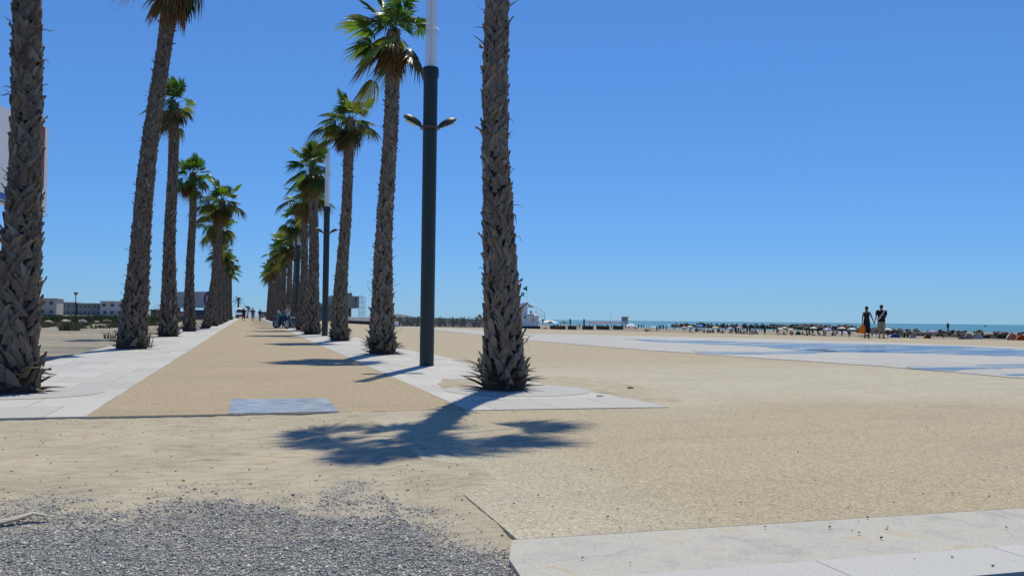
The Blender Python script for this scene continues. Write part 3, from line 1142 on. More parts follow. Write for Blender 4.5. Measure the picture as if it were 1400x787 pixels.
# ------------------------------------------------------------------ lamp posts
def lamp(loc, label):
    rt = empty('street_lamp', loc, 0, label, 'street lamp', 'lamp posts along the right of the promenade')
    mb = MB()
    mb.lathe([(0.165, -0.02), (0.165, 0.02), (0.155, 0.03), (0.155, 6.30), (0.155, 6.34)], 'lamp_paint', n=28)
    mb.build('pole', rt, 40)
    mb = MB()
    mb.lathe([(0.165, 6.32), (0.178, 6.33), (0.178, 6.52), (0.168, 6.54), (0.13, 6.545)], 'lamp_paint', n=28)
    mb.build('collar', rt, 40)
    mb = MB()
    n = 24
    vs, fs = [], []
    for r_, z in ((0.128, 6.53), (0.128, 9.2), (0.12, 9.2), (0.12, 6.53)):
        for k in range(n):
            a = 2*math.pi*k/n
            vs.append((r_*math.cos(a), r_*math.sin(a), z))
    for q in range(4):
        for k in range(n):
            j = (k+1) % n
            fs.append((q*n+k, q*n+j, ((q+1) % 4)*n+j, ((q+1) % 4)*n+k))
    mb.add(vs, fs, 'clear_tube')
    tb = mb.build('light_tube', rt, 40)
    mb = MB()
    mb.lathe([(0.03, 6.5), (0.034, 6.55), (0.034, 9.15), (0.02, 9.17)], 'tube_core', n=12)
    mb.build('light_rod', tb, 40)
    mb = MB()
    mb.lathe([(0.13, 9.201), (0.13, 9.23), (0.10, 9.245)], 'tube_core', n=20)
    mb.build('tube_cap', tb, 40)
    mb = MB()
    mb.lathe([(0.158, 5.17), (0.215, 5.18), (0.22, 5.21), (0.215, 5.235), (0.158, 5.245)], 'lamp_bronze', n=28)
    br = mb.build('bracket_ring', rt, 40)
    for s_ in (-1, 1):
        mb = MB()
        mb.tube([(s_*0.19, 0, 5.24), (s_*0.30, 0, 5.27)], [0.03, 0.026], 'lamp_paint', 8)
        # leaf-shaped housing tilted upwards and outwards
        secs = [(0.20, 0.04, 0.03), (0.27, 0.10, 0.065), (0.38, 0.15, 0.088), (0.50, 0.135, 0.08), (0.58, 0.06, 0.035)]
        vs, fs = [], []
        nn = 10
        for (d, w, t) in secs:
            for k in range(nn):
                a = 2*math.pi*k/nn
                yy, zz = w*math.cos(a), t*math.sin(a)
                if zz < 0:
                    zz *= 0.5
                x = d+0.0
                z = 5.26+(d-0.2)*0.45+zz
                vs.append((s_*(x-zz*0.4), yy, z))
        for q in range(len(secs)-1):
            for k in range(nn):
                j = (k+1) % nn
                fs.append((q*nn+k, q*nn+j, (q+1)*nn+j, (q+1)*nn+k))
        fs += [tuple(range(nn)), tuple(range((len(secs)-1)*nn, len(secs)*nn))]
        mb.add(vs, fs, 'lamp_paint')
        fl = mb.build('floodlight', rt, 40)
        mb = MB()
        q = [(0.27, -0.06), (0.40, -0.085), (0.50, -0.07), (0.50, 0.07), (0.40, 0.085), (0.27, 0.06)]
        mb.prism([(s_*(d+0.03), y_, 5.208+(d-0.2)*0.45) for d, y_ in q], (s_*0.004, 0, -0.012), 'lamp_lens')
        mb.build('lens', fl)
    return rt


L0 = lamp((3.75, 19.06, zg(0, 19)), 'nearest lamp post, dark green pole with clear light tube cut by the top edge')
for i, y in enumerate((45.7, 72.4, 98.8, 125.5, 152)):
    c = copy_tree(L0)
    c.location = (3.74, y, zg(0, y))
    relabel(c, ('second lamp post, dark pole and clear tube standing whole against the sky', 'third lamp post, beyond the bushy-headed palm', 'distant lamp post among the far right-hand palms', 'distant lamp post among the far right-hand palms', 'distant lamp post among the far right-hand palms')[i], 'lamp posts along the right of the promenade')


# ------------------------------------------------------------------ people
def skin_mesh(name, joints, edges, mat, sub=2):
    """one continuous surface grown round a skeleton; joints: name -> (pos, rx, ry)"""
    keys = list(joints)
    me = bpy.data.meshes.new(name+'_skeleton')
    me.from_pydata([joints[k][0] for k in keys], [(keys.index(a), keys.index(b)) for a, b in edges], [])
    ob = bpy.data.objects.new(name+'_skeleton', me)
    col.objects.link(ob)
    sm = ob.modifiers.new('skin', 'SKIN')
    sm.use_smooth_shade = True
    if not me.skin_vertices:
        pass
    sv = me.skin_vertices[0].data
    for i, k in enumerate(keys):
        sv[i].radius = (joints[k][1], joints[k][2])
        sv[i].use_root = (i == 0)
    ss = ob.modifiers.new('sub', 'SUBSURF')
    ss.levels = sub
    ss.render_levels = sub
    dg = bpy.context.evaluated_depsgraph_get()
    out = bpy.data.meshes.new_from_object(ob.evaluated_get(dg))
    out.name = name
    out.materials.clear()
    out.materials.append(M[mat])
    out.shade_smooth()
    bpy.data.objects.remove(ob)
    return out


def body(pose, mat, hands=False, sub=2, slim=1.0):
    """pose: overrides of joint positions (metres, facing +Y)"""
    J = dict(pelvis=((0, 0, 0.95), 0.145*slim, 0.105*slim), spine=((0, 0, 1.13), 0.125*slim, 0.095*slim), chest=((0, -0.01, 1.32), 0.150*slim, 0.11*slim), upper=((0, -0.01, 1.43), 0.115*slim, 0.085*slim),
             neck=((0, 0.0, 1.50), 0.055, 0.055), jaw=((0, 0.025, 1.575), 0.068, 0.078), head=((0, 0.015, 1.65), 0.078, 0.095), crown=((0, 0.005, 1.715), 0.058, 0.07),
             nose=((0, 0.128, 1.625), 0.012, 0.014), ear_l=((-0.085, 0.0, 1.63), 0.012, 0.022), ear_r=((0.085, 0.0, 1.63), 0.012, 0.022))
    for s_, q in ((-1, 'l'), (1, 'r')):
        J['shoulder_'+q] = ((s_*0.185*slim, -0.01, 1.425), 0.058*slim, 0.056*slim)
        J['elbow_'+q] = ((s_*0.235, -0.03, 1.14), 0.040, 0.040)
        J['wrist_'+q] = ((s_*0.255, 0.02, 0.90), 0.027, 0.024)
        J['palm_'+q] = ((s_*0.258, 0.035, 0.825), 0.024, 0.036)
        J['hip_'+q] = ((s_*0.092, 0, 0.88), 0.088, 0.092)
        J['knee_'+q] = ((s_*0.098, 0.015, 0.50), 0.056, 0.058)
        J['calf_'+q] = ((s_*0.098, -0.01, 0.36), 0.054, 0.056)
        J['ankle_'+q] = ((s_*0.10, -0.025, 0.085), 0.036, 0.038)
        J['heel_'+q] = ((s_*0.10, -0.055, 0.035), 0.032, 0.034)
        J['toe_'+q] = ((s_*0.115, 0.12, 0.028), 0.038, 0.026)
    for k, v in pose.items():
        if k in J:
            J[k] = (tuple(v), J[k][1], J[k][2])
    E = [('pelvis', 'spine'), ('spine', 'chest'), ('chest', 'upper'), ('upper', 'neck'), ('neck', 'jaw'), ('jaw', 'head'), ('head', 'crown'), ('head', 'nose'), ('head', 'ear_l'), ('head', 'ear_r')]
    for q in 'lr':
        E += [('upper', 'shoulder_'+q), ('shoulder_'+q, 'elbow_'+q), ('elbow_'+q, 'wrist_'+q), ('wrist_'+q, 'palm_'+q),
              ('pelvis', 'hip_'+q), ('hip_'+q, 'knee_'+q), ('knee_'+q, 'calf_'+q), ('calf_'+q, 'ankle_'+q), ('ankle_'+q, 'heel_'+q), ('ankle_'+q, 'toe_'+q)]
        if hands:
            P = Vector(J['palm_'+q][0])
            Wr = Vector(J['wrist_'+q][0])
            d = (P-Wr).normalized()
            fwd = Vector((0, 1, 0))
            fwd = (fwd-d*fwd.dot(d)).normalized()
            inn = d.cross(fwd)
            if (inn.x > 0) == (P.x > 0):
                inn = -inn
            for i, (o_, ln) in enumerate(((0.030, 0.072), (0.010, 0.082), (-0.011, 0.076), (-0.030, 0.058))):
                a = P+d*0.022+fwd*o_
                b = a+d*ln*0.55+inn*0.008
                c = b+d*ln*0.40+inn*0.022
                J['f%d_%s' % (i, q)] = (tuple(a), 0.010, 0.010)
                J['g%d_%s' % (i, q)] = (tuple(b), 0.0085, 0.0085)
                J['h%d_%s' % (i, q)] = (tuple(c), 0.007, 0.007)
                E += [('palm_'+q, 'f%d_%s' % (i, q)), ('f%d_%s' % (i, q), 'g%d_%s' % (i, q)), ('g%d_%s' % (i, q), 'h%d_%s' % (i, q))]
            a = P-d*0.02+fwd*0.042
            b = a+d*0.035+fwd*0.012+inn*0.012
            J['t0_'+q] = (tuple(a), 0.011, 0.011)
            J['t1_'+q] = (tuple(b), 0.008, 0.008)
            E += [('palm_'+q, 't0_'+q), ('t0_'+q, 't1_'+q)]
    return skin_mesh('person', J, E, mat, sub), J


def hair_mb(J, mat, style='short'):
    h = Vector(J['head'][0])
    mb = MB()
    mb.ball(h+Vector((0, -0.018, 0.035)), (0.096, 0.108, 0.098), mat, 14, 10, zmin=-0.35)
    mb.ball(h+Vector((0, -0.052, -0.01)), (0.084, 0.074, 0.09), mat, 12, 8)
    if style == 'long':
        mb.loft([(h.x, h.y-0.07, h.z+0.02, 0.085, 0.05), (h.x, h.y-0.085, h.z-0.10, 0.085, 0.045), (h.x, h.y-0.09, h.z-0.22, 0.06, 0.03)], mat, 10)
    return mb


def sleeves(mb, J, mat, frac, r0, r1, sides='lr'):
    for q in sides:
        a, b = Vector(J['shoulder_'+q][0]), Vector(J['elbow_'+q][0])
        s0 = a+(Vector(J['upper'][0])-a)*0.35
        mb.tube([s0, a, a+(b-a)*frac], [r0*0.95, r0, r1], mat, 10)


def torso_rings(J, z0, z1, grow=0.018, slim=1.0):
    """rings following spine joints"""
    pts_ = [('pelvis', 0.155, 0.118), ('spine', 0.142, 0.108), ('chest', 0.175, 0.122), ('upper', 0.155, 0.098)]
    out = []
    for k, rx, ry in pts_:
        p = J[k][0]
        out.append((p[0], p[1], p[2], rx*slim+grow, ry*slim+grow))
    return out


def face(rt, J):
    h = Vector(J['head'][0])
    for s_ in (-1, 1):
        mb = MB()
        mb.ball(h+Vector((s_*0.032, 0.098, 0.0)), (0.013, 0.008, 0.009), 'eye_dark', 8, 6)
        mb.build('eye', rt, 60)
    mb = MB()
    mb.ball(h+Vector((0, 0.094, -0.068)), (0.026, 0.010, 0.008), 'lip', 8, 6)
    mb.build('mouth', rt, 60)


ZC = {}


def couple():
    # woman: strapless dark dress; man: dark T-shirt, khaki shorts, grey strap across the back. both look at the sea
    wx = PZ(1185, 461.3, 0.325)
    gap = 0.76
    ang = -AZ-0.12                             # both turn their backs and look out to sea
    mx = wx+Vector((math.cos(ang), math.sin(ang), 0))*gap
    wx.z = zg(wx.x, wx.y)
    mx.z = zg(mx.x, mx.y)
    # --- woman
    pw = dict(elbow_r=(0.27, -0.02, 1.15), wrist_r=(0.37, 0.02, 0.92), palm_r=(0.40, 0.03, 0.85),
              elbow_l=(-0.225, -0.01, 1.13), wrist_l=(-0.235, 0.0, 0.885), palm_l=(-0.24, 0.0, 0.81))
    me, J = body(pw, 'skin_tan', True, 2, 0.88)
    w = link('person', me, None, wx)
    w.rotation_euler.z = ang
    w.scale = (0.965,)*3
    tag(w, 'woman in a long dark strapless dress holding hands on the esplanade edge', 'person')
    hair_mb(J, 'hair_dark').build('hair', w, 60)
    mb = MB()
    mb.loft([(0, 0.0, 0.30, 0.205, 0.165), (0, 0, 0.55, 0.195, 0.16), (0, 0, 0.80, 0.185, 0.15), (0, 0, 0.95, 0.178, 0.14), (0, 0, 1.12, 0.14, 0.108), (0, -0.005, 1.27, 0.152, 0.12), (0, -0.005, 1.375, 0.15, 0.112)], 'cloth_slate', 20)
    mb.build('dress', w, 60)
    face(w, J)
    for s_ in (-1, 1):
        mb = MB()
        mb.box((s_*0.11, 0.03, 0.008), (0.085, 0.25, 0.022), 'leather_brown', bevel=0.008)
        mb.build('sandal', w)
    # the orange bag hangs from her left hand: a thing of its own
    c, s_ = math.cos(ang), math.sin(ang)

    def wl(x, y, z, sc=0.965):
        return (wx.x+(x*c-y*s_)*sc, wx.y+(x*s_+y*c)*sc, wx.z+z*sc)
    b = empty('beach_bag', wl(-0.235, -0.06, 0.255), ang, 'round orange beach bag hanging from the hand of the woman in the dark dress', 'bag')
    mb = MB()
    mb.loft([(0, 0, 0.0, 0.13, 0.07), (0, 0, 0.03, 0.19, 0.10), (0, 0, 0.16, 0.225, 0.12), (0, 0, 0.32, 0.22, 0.11), (0, 0, 0.44, 0.16, 0.07), (0, 0, 0.48, 0.10, 0.04)], 'cloth_orange', 20)
    b.scale = (0.84, 0.84, 0.95)
    mb.build('bag_body', b, 60)
    mb = MB()
    mb.tube([(-0.09, 0, 0.455), (-0.06, 0, 0.53), (0, 0, 0.565), (0.06, 0, 0.53), (0.09, 0, 0.455)], 0.012, 'cloth_orange', 8)
    mb.build('handle', b, 60)
    # --- man
    pm = dict(elbow_l=(-0.275, -0.03, 1.13), wrist_l=(-gap+0.435, 0.02, 0.89), palm_l=(-gap+0.41, 0.03, 0.815),
              elbow_r=(0.255, 0.06, 1.14), wrist_r=(0.17, 0.22, 1.02), palm_r=(0.12, 0.26, 1.0))
    me, J = body(pm, 'skin', True, 2, 1.06)
    m = link('person', me, None, mx)
    m.rotation_euler.z = ang
    m.scale = (1.01,)*3
    tag(m, 'man in a black T-shirt and khaki shorts holding hands on the esplanade edge', 'person')
    hair_mb(J, 'hair_brown').build('hair', m, 60)
    mb = MB()
    mb.loft([(0, 0, 0.86, 0.195, 0.15), (0, 0, 0.95, 0.19, 0.148), (0, 0, 1.13, 0.182, 0.142), (0, -0.01, 1.30, 0.20, 0.148), (0, -0.01, 1.41, 0.185, 0.125), (0, -0.005, 1.475, 0.11, 0.085)], 'cloth_black', 20)
    sleeves(mb, J, 'cloth_black', 0.62, 0.088, 0.078)
    mb.build('shirt', m, 60)
    mb = MB()
    mb.loft([(0, 0, 0.80, 0.192, 0.145), (0, 0, 0.93, 0.186, 0.14), (0, 0, 0.965, 0.178, 0.134)], 'cloth_khaki', 20)
    for q in (-1, 1):
        mb.loft([(q*0.10, 0.01, 0.47, 0.098, 0.105), (q*0.10, 0.005, 0.65, 0.102, 0.112), (q*0.094, 0, 0.86, 0.10, 0.125)], 'cloth_khaki', 16)
    mb.build('shorts', m, 60)
    mb = MB()
    arc = [(0.14, -0.02, 1.50), (0.10, -0.13, 1.44), (0.02, -0.165, 1.30), (-0.08, -0.17, 1.16), (-0.17, -0.12, 1.02), (-0.215, -0.02, 0.97)]
    mb.tube(arc, [0.05, 0.052, 0.055, 0.055, 0.05, 0.045], 'strap_grey', 8, sy=0.4)
    mb.build('shoulder_strap', m, 60)
    face(m, J)
    for s_ in (-1, 1):
        mb = MB()
        mb.box((s_*0.113, 0.035, 0.012), (0.10, 0.285, 0.05), 'dark_metal', bevel=0.02)
        mb.build('shoe', m)


couple()


def stroller(loc, rz, label, top, legs, skin, hair, style='short', swing=0.14, group=None, bare=False, sub=1, scale=1.0, long_=False):
    """a person walking"""
    s_ = swing
    pose = dict(knee_l=(-0.095, s_*1.0, 0.49), calf_l=(-0.095, s_*0.8, 0.36), ankle_l=(-0.095, s_*0.75, 0.10), heel_l=(-0.095, s_*0.75-0.04, 0.045), toe_l=(-0.1, s_*0.75+0.14, 0.035),
                knee_r=(0.095, -0.01, 0.50), calf_r=(0.095, -s_*1.1, 0.37), ankle_r=(0.095, -s_*2.0, 0.13), heel_r=(0.095, -s_*2.2, 0.10), toe_r=(0.10, -s_*2.0+0.12, 0.03),
                elbow_l=(-0.24, -0.09, 1.15), wrist_l=(-0.25, -0.12, 0.91), palm_l=(-0.25, -0.13, 0.83),
                elbow_r=(0.24, 0.03, 1.15), wrist_r=(0.245, 0.14, 0.93), palm_r=(0.245, 0.18, 0.86))
    me, J = body(pose, skin, False, sub)
    p = link('person', me, None, loc)
    p.rotation_euler.z = rz
    p.scale = (scale,)*3
    tag(p, label, 'person', group)
    hair_mb(J, hair, style).build('hair', p, 60)
    if top:
        mb = MB()
        mb.loft([(0, 0, 0.88, 0.185, 0.142), (0, 0, 1.13, 0.165, 0.13), (0, -0.01, 1.31, 0.185, 0.138), (0, -0.01, 1.42, 0.165, 0.112), (0, -0.005, 1.475, 0.10, 0.08)], top, 14)
        sleeves(mb, J, top, 0.6, 0.082, 0.070)
        mb.build('shirt', p, 60)
    mb = MB()
    mb.loft([(0, 0, 0.80, 0.185, 0.14), (0, 0, 0.965, 0.17, 0.128)], legs, 14)
    for q, n_ in ((-1, 'l'), (1, 'r')):
        a, b = Vector(J['hip_'+n_][0]), Vector(J['knee_'+n_][0])
        if long_:
            c = Vector(J['ankle_'+n_][0])
            mb.tube([a+(a-b)*0.05, a+(b-a)*0.6, b, b+(c-b)*0.85], [0.112, 0.092, 0.078, 0.06], legs, 10)
        else:
            mb.tube([a+(a-b)*0.05, a+(b-a)*0.5, a+(b-a)*0.9], [0.112, 0.10, 0.092], legs, 10)
    mb.build('trousers' if long_ else 'shorts', p, 60)
    return p


p = G(333, 439.6)
stroller(p, 0.15, 'walker in a black top and red shorts on the far path', 'cloth_black', 'cloth_darkred', 'skin', 'hair_dark', scale=1.02)
p = G(345.5, 439.5)
stroller(p, 0.0, 'walker in dark top and olive shorts between two other walkers', 'cloth_olive', 'cloth_khaki', 'skin_tan', 'hair_dark', scale=1.02)
p = G(355.3, 439.5)
stroller(p, -0.2, 'walker in a red top and pale trousers near the far right palms', 'cloth_darkred', 'cloth_grey', 'skin', 'hair_brown', scale=0.95, long_=True)


# ------------------------------------------------------------------ motor scooters beside the right row
def scooter(loc, rz, label):
    rt = empty('motor_scooter', loc, rz, label, 'scooter')
    for nm, x, r_ in (('wheel', 0.66, 0.27), ('wheel', -0.62, 0.25)):
        mb = MB()
        n = 22
        vs, fs = [], []
        for k in range(n):
            a = 2*math.pi*k/n
            for j in range(8):
                b = 2*math.pi*j/8
                rr = r_-0.06+0.06*math.cos(b)
                vs.append((x+rr*math.cos(a), 0.055*math.sin(b), r_+rr*math.sin(a)))
        for k in range(n):
            for j in range(8):
                fs.append((k*8+j, ((k+1) % n)*8+j, ((k+1) % n)*8+(j+1) % 8, k*8+(j+1) % 8))
        mb.add(vs, fs, 'tyre_rubber')
        wh = mb.build('wheel', rt, 50)
        mb = MB()
        mb.tube([(x, -0.035, r_), (x, 0.035, r_)], r_-0.10, 'steel', 18)
        mb.build('hub', wh, 40)
    mb = MB()
    # rear body, tapering tail
    mb.loft([(-0.42, 0, 0.30, 0.34, 0.12), (-0.45, 0, 0.45, 0.45, 0.16), (-0.47, 0, 0.62, 0.47, 0.165), (-0.48, 0, 0.72, 0.42, 0.14)], 'car_dark', 18)
    # floor and leg shield
    mb.box((0.08, 0, 0.30), (0.62, 0.30, 0.08), 'black_plastic', bevel=0.02)
    mb.tube([(0.34, 0, 0.28), (0.42, 0, 0.55), (0.50, 0, 0.86), (0.47, 0, 1.02)], [0.15, 0.19, 0.19, 0.10], 'car_dark', 12, sy=0.38)
    mb.tube([(0.50, 0, 0.82), (0.58, 0, 0.55), (0.66, 0, 0.27)], [0.05, 0.045, 0.035], 'steel', 8)
    mb.build('body', rt, 40)
    mb = MB()
    mb.ball((0.66, 0, 0.40), (0.30, 0.10, 0.17), 'render_grey', 14, 8, zmin=-0.1)
    mb.build('mudguard', rt, 50)
    mb = MB()
    mb.box((-0.42, 0, 0.765), (0.78, 0.28, 0.11), 'black_plastic', bevel=0.045)
    mb.build('seat', rt, 40)
    mb = MB()
    mb.tube([(0.38, -0.36, 1.04), (0.45, -0.2, 1.06), (0.47, 0, 1.05), (0.45, 0.2, 1.06), (0.38, 0.36, 1.04)], 0.018, 'black_plastic', 8)
    mb.build('handlebar', rt, 40)
    for s_ in (-1, 1):
        mb = MB()
        mb.tube([(0.44, s_*0.22, 1.05), (0.45, s_*0.30, 1.20)], 0.008, 'dark_metal', 6)
        mb.ball((0.45, s_*0.31, 1.24), (0.02, 0.065, 0.045), 'black_plastic', 10, 6)
        mb.build('mirror', rt, 40)
    mb = MB()
    mb.ball((0.585, 0, 0.90), (0.05, 0.085, 0.075), 'headlamp', 12, 8)
    mb.build('headlight', rt, 50)
    mb = MB()
    mb.tube([(-0.75, -0.18, 0.30), (-0.35, -0.19, 0.28)], [0.055, 0.045], 'steel', 10)
    mb.build('exhaust', rt, 40)
    mb = MB()
    mb.tube([(0.0, 0.10, 0.28), (-0.02, 0.22, 0.02)], 0.014, 'dark_metal', 6)
    mb.build('side_stand', rt, 40)
    return rt


sp = G(390, 447.6)
SC = scooter((2.72, 70.0, zg(0, 70)), R_(190), 'dark motor scooter with a pale front mudguard, its rider perched on it')
c = copy_tree(SC)
c.location = (3.3, 66.2, zg(0, 66))
c.rotation_euler.z = R_(150)
relabel(c, 'second motor scooter, mostly behind the right-hand palm trunks')


def rider():
    loc = Vector((2.9, 69.9, zg(0, 70)))
    # sits on the saddle, feet on the ground, leaning back
    pose = dict(pelvis=(0, 0, 0.88), spine=(0, -0.03, 1.05), chest=(0, -0.04, 1.24), upper=(0, -0.03, 1.35), neck=(0, -0.01, 1.42), jaw=(0, 0.02, 1.495), head=(0, 0.01, 1.57), crown=(0, 0, 1.635),
                nose=(0, 0.123, 1.545), ear_l=(-0.085, 0, 1.55), ear_r=(0.085, 0, 1.55), shoulder_l=(-0.18, -0.03, 1.345), shoulder_r=(0.18, -0.03, 1.345),
                elbow_l=(-0.25, 0.08, 1.12), wrist_l=(-0.16, 0.30, 1.16), palm_l=(-0.14, 0.37, 1.18), elbow_r=(0.25, 0.08, 1.12), wrist_r=(0.14, 0.30, 1.16), palm_r=(0.12, 0.37, 1.18),
                hip_l=(-0.10, 0.04, 0.85), hip_r=(0.10, 0.04, 0.85), knee_l=(-0.17, 0.42, 0.66), calf_l=(-0.18, 0.45, 0.50), ankle_l=(-0.19, 0.47, 0.10), heel_l=(-0.19, 0.44, 0.05), toe_l=(-0.2, 0.62, 0.035),
                knee_r=(0.17, 0.42, 0.66), calf_r=(0.18, 0.45, 0.50), ankle_r=(0.19, 0.47, 0.10), heel_r=(0.19, 0.44, 0.05), toe_r=(0.2, 0.62, 0.035))
    me, J = body(pose, 'skin', True, 2)
    p = link('person', me, None, loc)
    p.scale = (1.06,)*3
    p.rotation_euler.z = R_(118)
    tag(p, 'auburn-haired rider in a white top and dark jeans perched on the parked scooter', 'person')
    hair_mb(J, 'hair_auburn', 'long').build('hair', p, 60)
    mb = MB()
    mb.loft([(0, 0, 0.84, 0.19, 0.15), (0, -0.03, 1.05, 0.172, 0.135), (0, -0.04, 1.23, 0.188, 0.14), (0, -0.03, 1.34, 0.165, 0.112), (0, -0.02, 1.395, 0.10, 0.08)], 'cloth_white', 16)
    sleeves(mb, J, 'cloth_pink', 0.65, 0.083, 0.072)
    mb.build('shirt', p, 60)
    mb = MB()
    for n_ in 'lr':
        a, b, c = (Vector(J[k+n_][0]) for k in ('hip_', 'knee_', 'ankle_'))
        mb.tube([a-(b-a)*0.25, a, a+(b-a)*0.6, b, b+(c-b)*0.3, b+(c-b)*0.9], [0.10, 0.115, 0.098, 0.085, 0.078, 0.062], 'cloth_denim', 10)
    mb.build('jeans', p, 60)
    face(p, J)
    # green and white board or folded towel held in front
    b = empty('beach_towel', loc+Vector((-0.42, -0.12, 1.02)), R_(20), 'folded green and white towel held up by the scooter rider', 'towel')
    mb = MB()
    mb.prism([(-0.30, 0, 0.38), (-0.10, 0, 0.22), (-0.10, 0.0, -0.05), (-0.36, 0, 0.22)], (0, 0.05, 0), 'cloth_white')
    mb.build('white_panel', b)
    mb = MB()
    mb.prism([(-0.098, 0, 0.22), (0.20, 0, 0.0), (0.14, 0, -0.28), (-0.098, 0, -0.05)], (0, 0.05, 0), 'cloth_green')
    mb.build('green_panel', b)


rider()
b = empty('backpack', G(414, 453.6), 0.4, 'small dark red backpack lying on the paving beside a palm foot', 'bag')
mb = MB()
mb.loft([(0, 0, 0.0, 0.16, 0.11), (0, 0, 0.06, 0.18, 0.13), (0, 0, 0.25, 0.16, 0.11), (0.02, 0, 0.36, 0.10, 0.06)], 'dark_red_paint', 14)
mb.build('bag_body', b, 60)
mb = MB()
mb.tube([(-0.05, -0.1, 0.30), (-0.03, -0.16, 0.2), (-0.05, -0.13, 0.06)], 0.015, 'cloth_black', 6)
mb.build('strap', b, 60)


# ------------------------------------------------------------------ vehicles
def van(loc, rz, label):
    rt = empty('parked_van', loc, rz, label, 'van')
    W = 0.98

    def side(poly, mat, w, dy=0.0):
        mb = MB()
        mb.prism([(x, -w+dy, z) for x, z in poly], (0, 2*w, 0), mat)
        return mb
    # front is +X
    side([(-2.6, 0.32), (2.35, 0.32), (2.55, 0.45), (2.52, 0.95), (2.2, 1.12), (1.55, 1.95), (1.25, 2.22), (0.9, 2.32), (-2.5, 2.32), (-2.62, 2.1)], 'car_white', W).build('body', rt)
    mb = MB()
    q = [(2.15, 1.19), (1.58, 1.93)]
    n = Vector((0.74, 0, 0.57)).normalized()*0.012
    mb.prism([(2.17+n.x, -0.86, 1.17+n.z), (2.17+n.x, 0.86, 1.17+n.z), (1.60+n.x, 0.78, 1.91+n.z), (1.60+n.x, -0.78, 1.91+n.z)], (0.006, 0, 0.006), 'window_dark')
    mb.build('windscreen', rt)
    for s_ in (-1, 1):
        mb = MB()
        mb.prism([(0.35, s_*(W+0.004), 1.25), (1.9, s_*(W+0.004), 1.22), (1.45, s_*(W+0.004), 1.85), (0.35, s_*(W+0.004), 1.95)], (0, s_*0.008, 0), 'window_dark')
        mb.build('side_window', rt)
        mb = MB()
        mb.box((2.535, s_*0.68, 0.88), (0.08, 0.34, 0.2), 'headlamp', bevel=0.03)
        mb.build('headlight', rt)
        mb = MB()
        mb.box((1.75, s_*1.10, 1.38), (0.12, 0.2, 0.28), 'black_plastic', bevel=0.04)
        mb.build('mirror', rt)
    mb = MB()
    mb.box((2.56, 0, 0.47), (0.16, 1.9, 0.26), 'black_plastic', bevel=0.05)
    mb.build('bumper', rt)
    mb = MB()
    mb.box((2.545, 0, 0.78), (0.03, 0.9, 0.12), 'black_plastic', bevel=0.01)
    mb.build('grille', rt)
    for x in (-1.7, 1.6):
        for s_ in (-1, 1):
            mb = MB()
            mb.tube([(x, s_*0.78, 0.35), (x, s_*1.0, 0.35)], 0.35, 'tyre_rubber', 20)
            wh = mb.build('wheel', rt, 40)
            mb = MB()
            mb.tube([(x, s_*1.0, 0.35), (x, s_*1.012, 0.35)], 0.21, 'steel', 16)
            mb.build('rim', wh, 40)
    return rt


van(G(330, 434.6)+Vector((0, 0, 0.0)), R_(-96), 'white van facing the camera at the far end of the promenade')


def car(loc, rz, label, mat):
    rt = empty('parked_car', loc, rz, label, 'car')
    mb = MB()
    prof = [(-2.05, 0.30), (2.0, 0.30), (2.1, 0.55), (1.95, 0.78), (1.1, 0.92), (-1.95, 0.92), (-2.1, 0.7)]
    mb.prism([(x, -0.86, z) for x, z in prof], (0, 1.72, 0), mat)
    mb.build('body', rt)
    mb = MB()
    mb.box((-0.35, 0, 1.16), (2.5, 1.52, 0.5), 'window_dark', bevel=0.05, taper=0.78)
    gl = mb.build('windows', rt)
    mb = MB()
    mb.box((-0.35, 0, 1.425), (1.9, 1.2, 0.04), mat, bevel=0.015)
    mb.build('roof', rt)
    for x in (-1.3, 1.3):
        for s_ in (-1, 1):
            mb = MB()
            mb.tube([(x, s_*0.70, 0.31), (x, s_*0.88, 0.31)], 0.31, 'tyre_rubber', 18)
            wh = mb.build('wheel', rt, 40)
            mb = MB()
            mb.tube([(x, s_*0.88, 0.31), (x, s_*0.89, 0.31)], 0.19, 'steel', 14)
            mb.build('rim', wh, 40)
    for s_ in (-1, 1):
        mb = MB()
        mb.box((2.04, s_*0.62, 0.66), (0.1, 0.3, 0.13), 'headlamp', bevel=0.03)
        mb.build('headlight', rt)
    return rt


car((at(272, 430, 119).x, 119, zg(0, 119)), R_(20), 'dark car parked under the grey hoarding with the ring emblem', 'car_dark')
car((3.6, 208, zg(0, 208)), R_(-80), 'dark car parked behind the last right-hand palms', 'car_dark')


# ------------------------------------------------------------------ left-hand side: boards, buildings, waste ground
def panel_frame(rt, a, b, z0, z1, th, mat, name):
    """a board standing on the line a-b"""
    d = (b-a).normalized()
    n = Vector((d.y, -d.x, 0))
    mb = MB()
    mb.prism([(a.x, a.y, z0), (b.x, b.y, z0), (b.x, b.y, z1), (a.x, a.y, z1)], -n*th, mat)
    return mb.build(name, rt), d, n


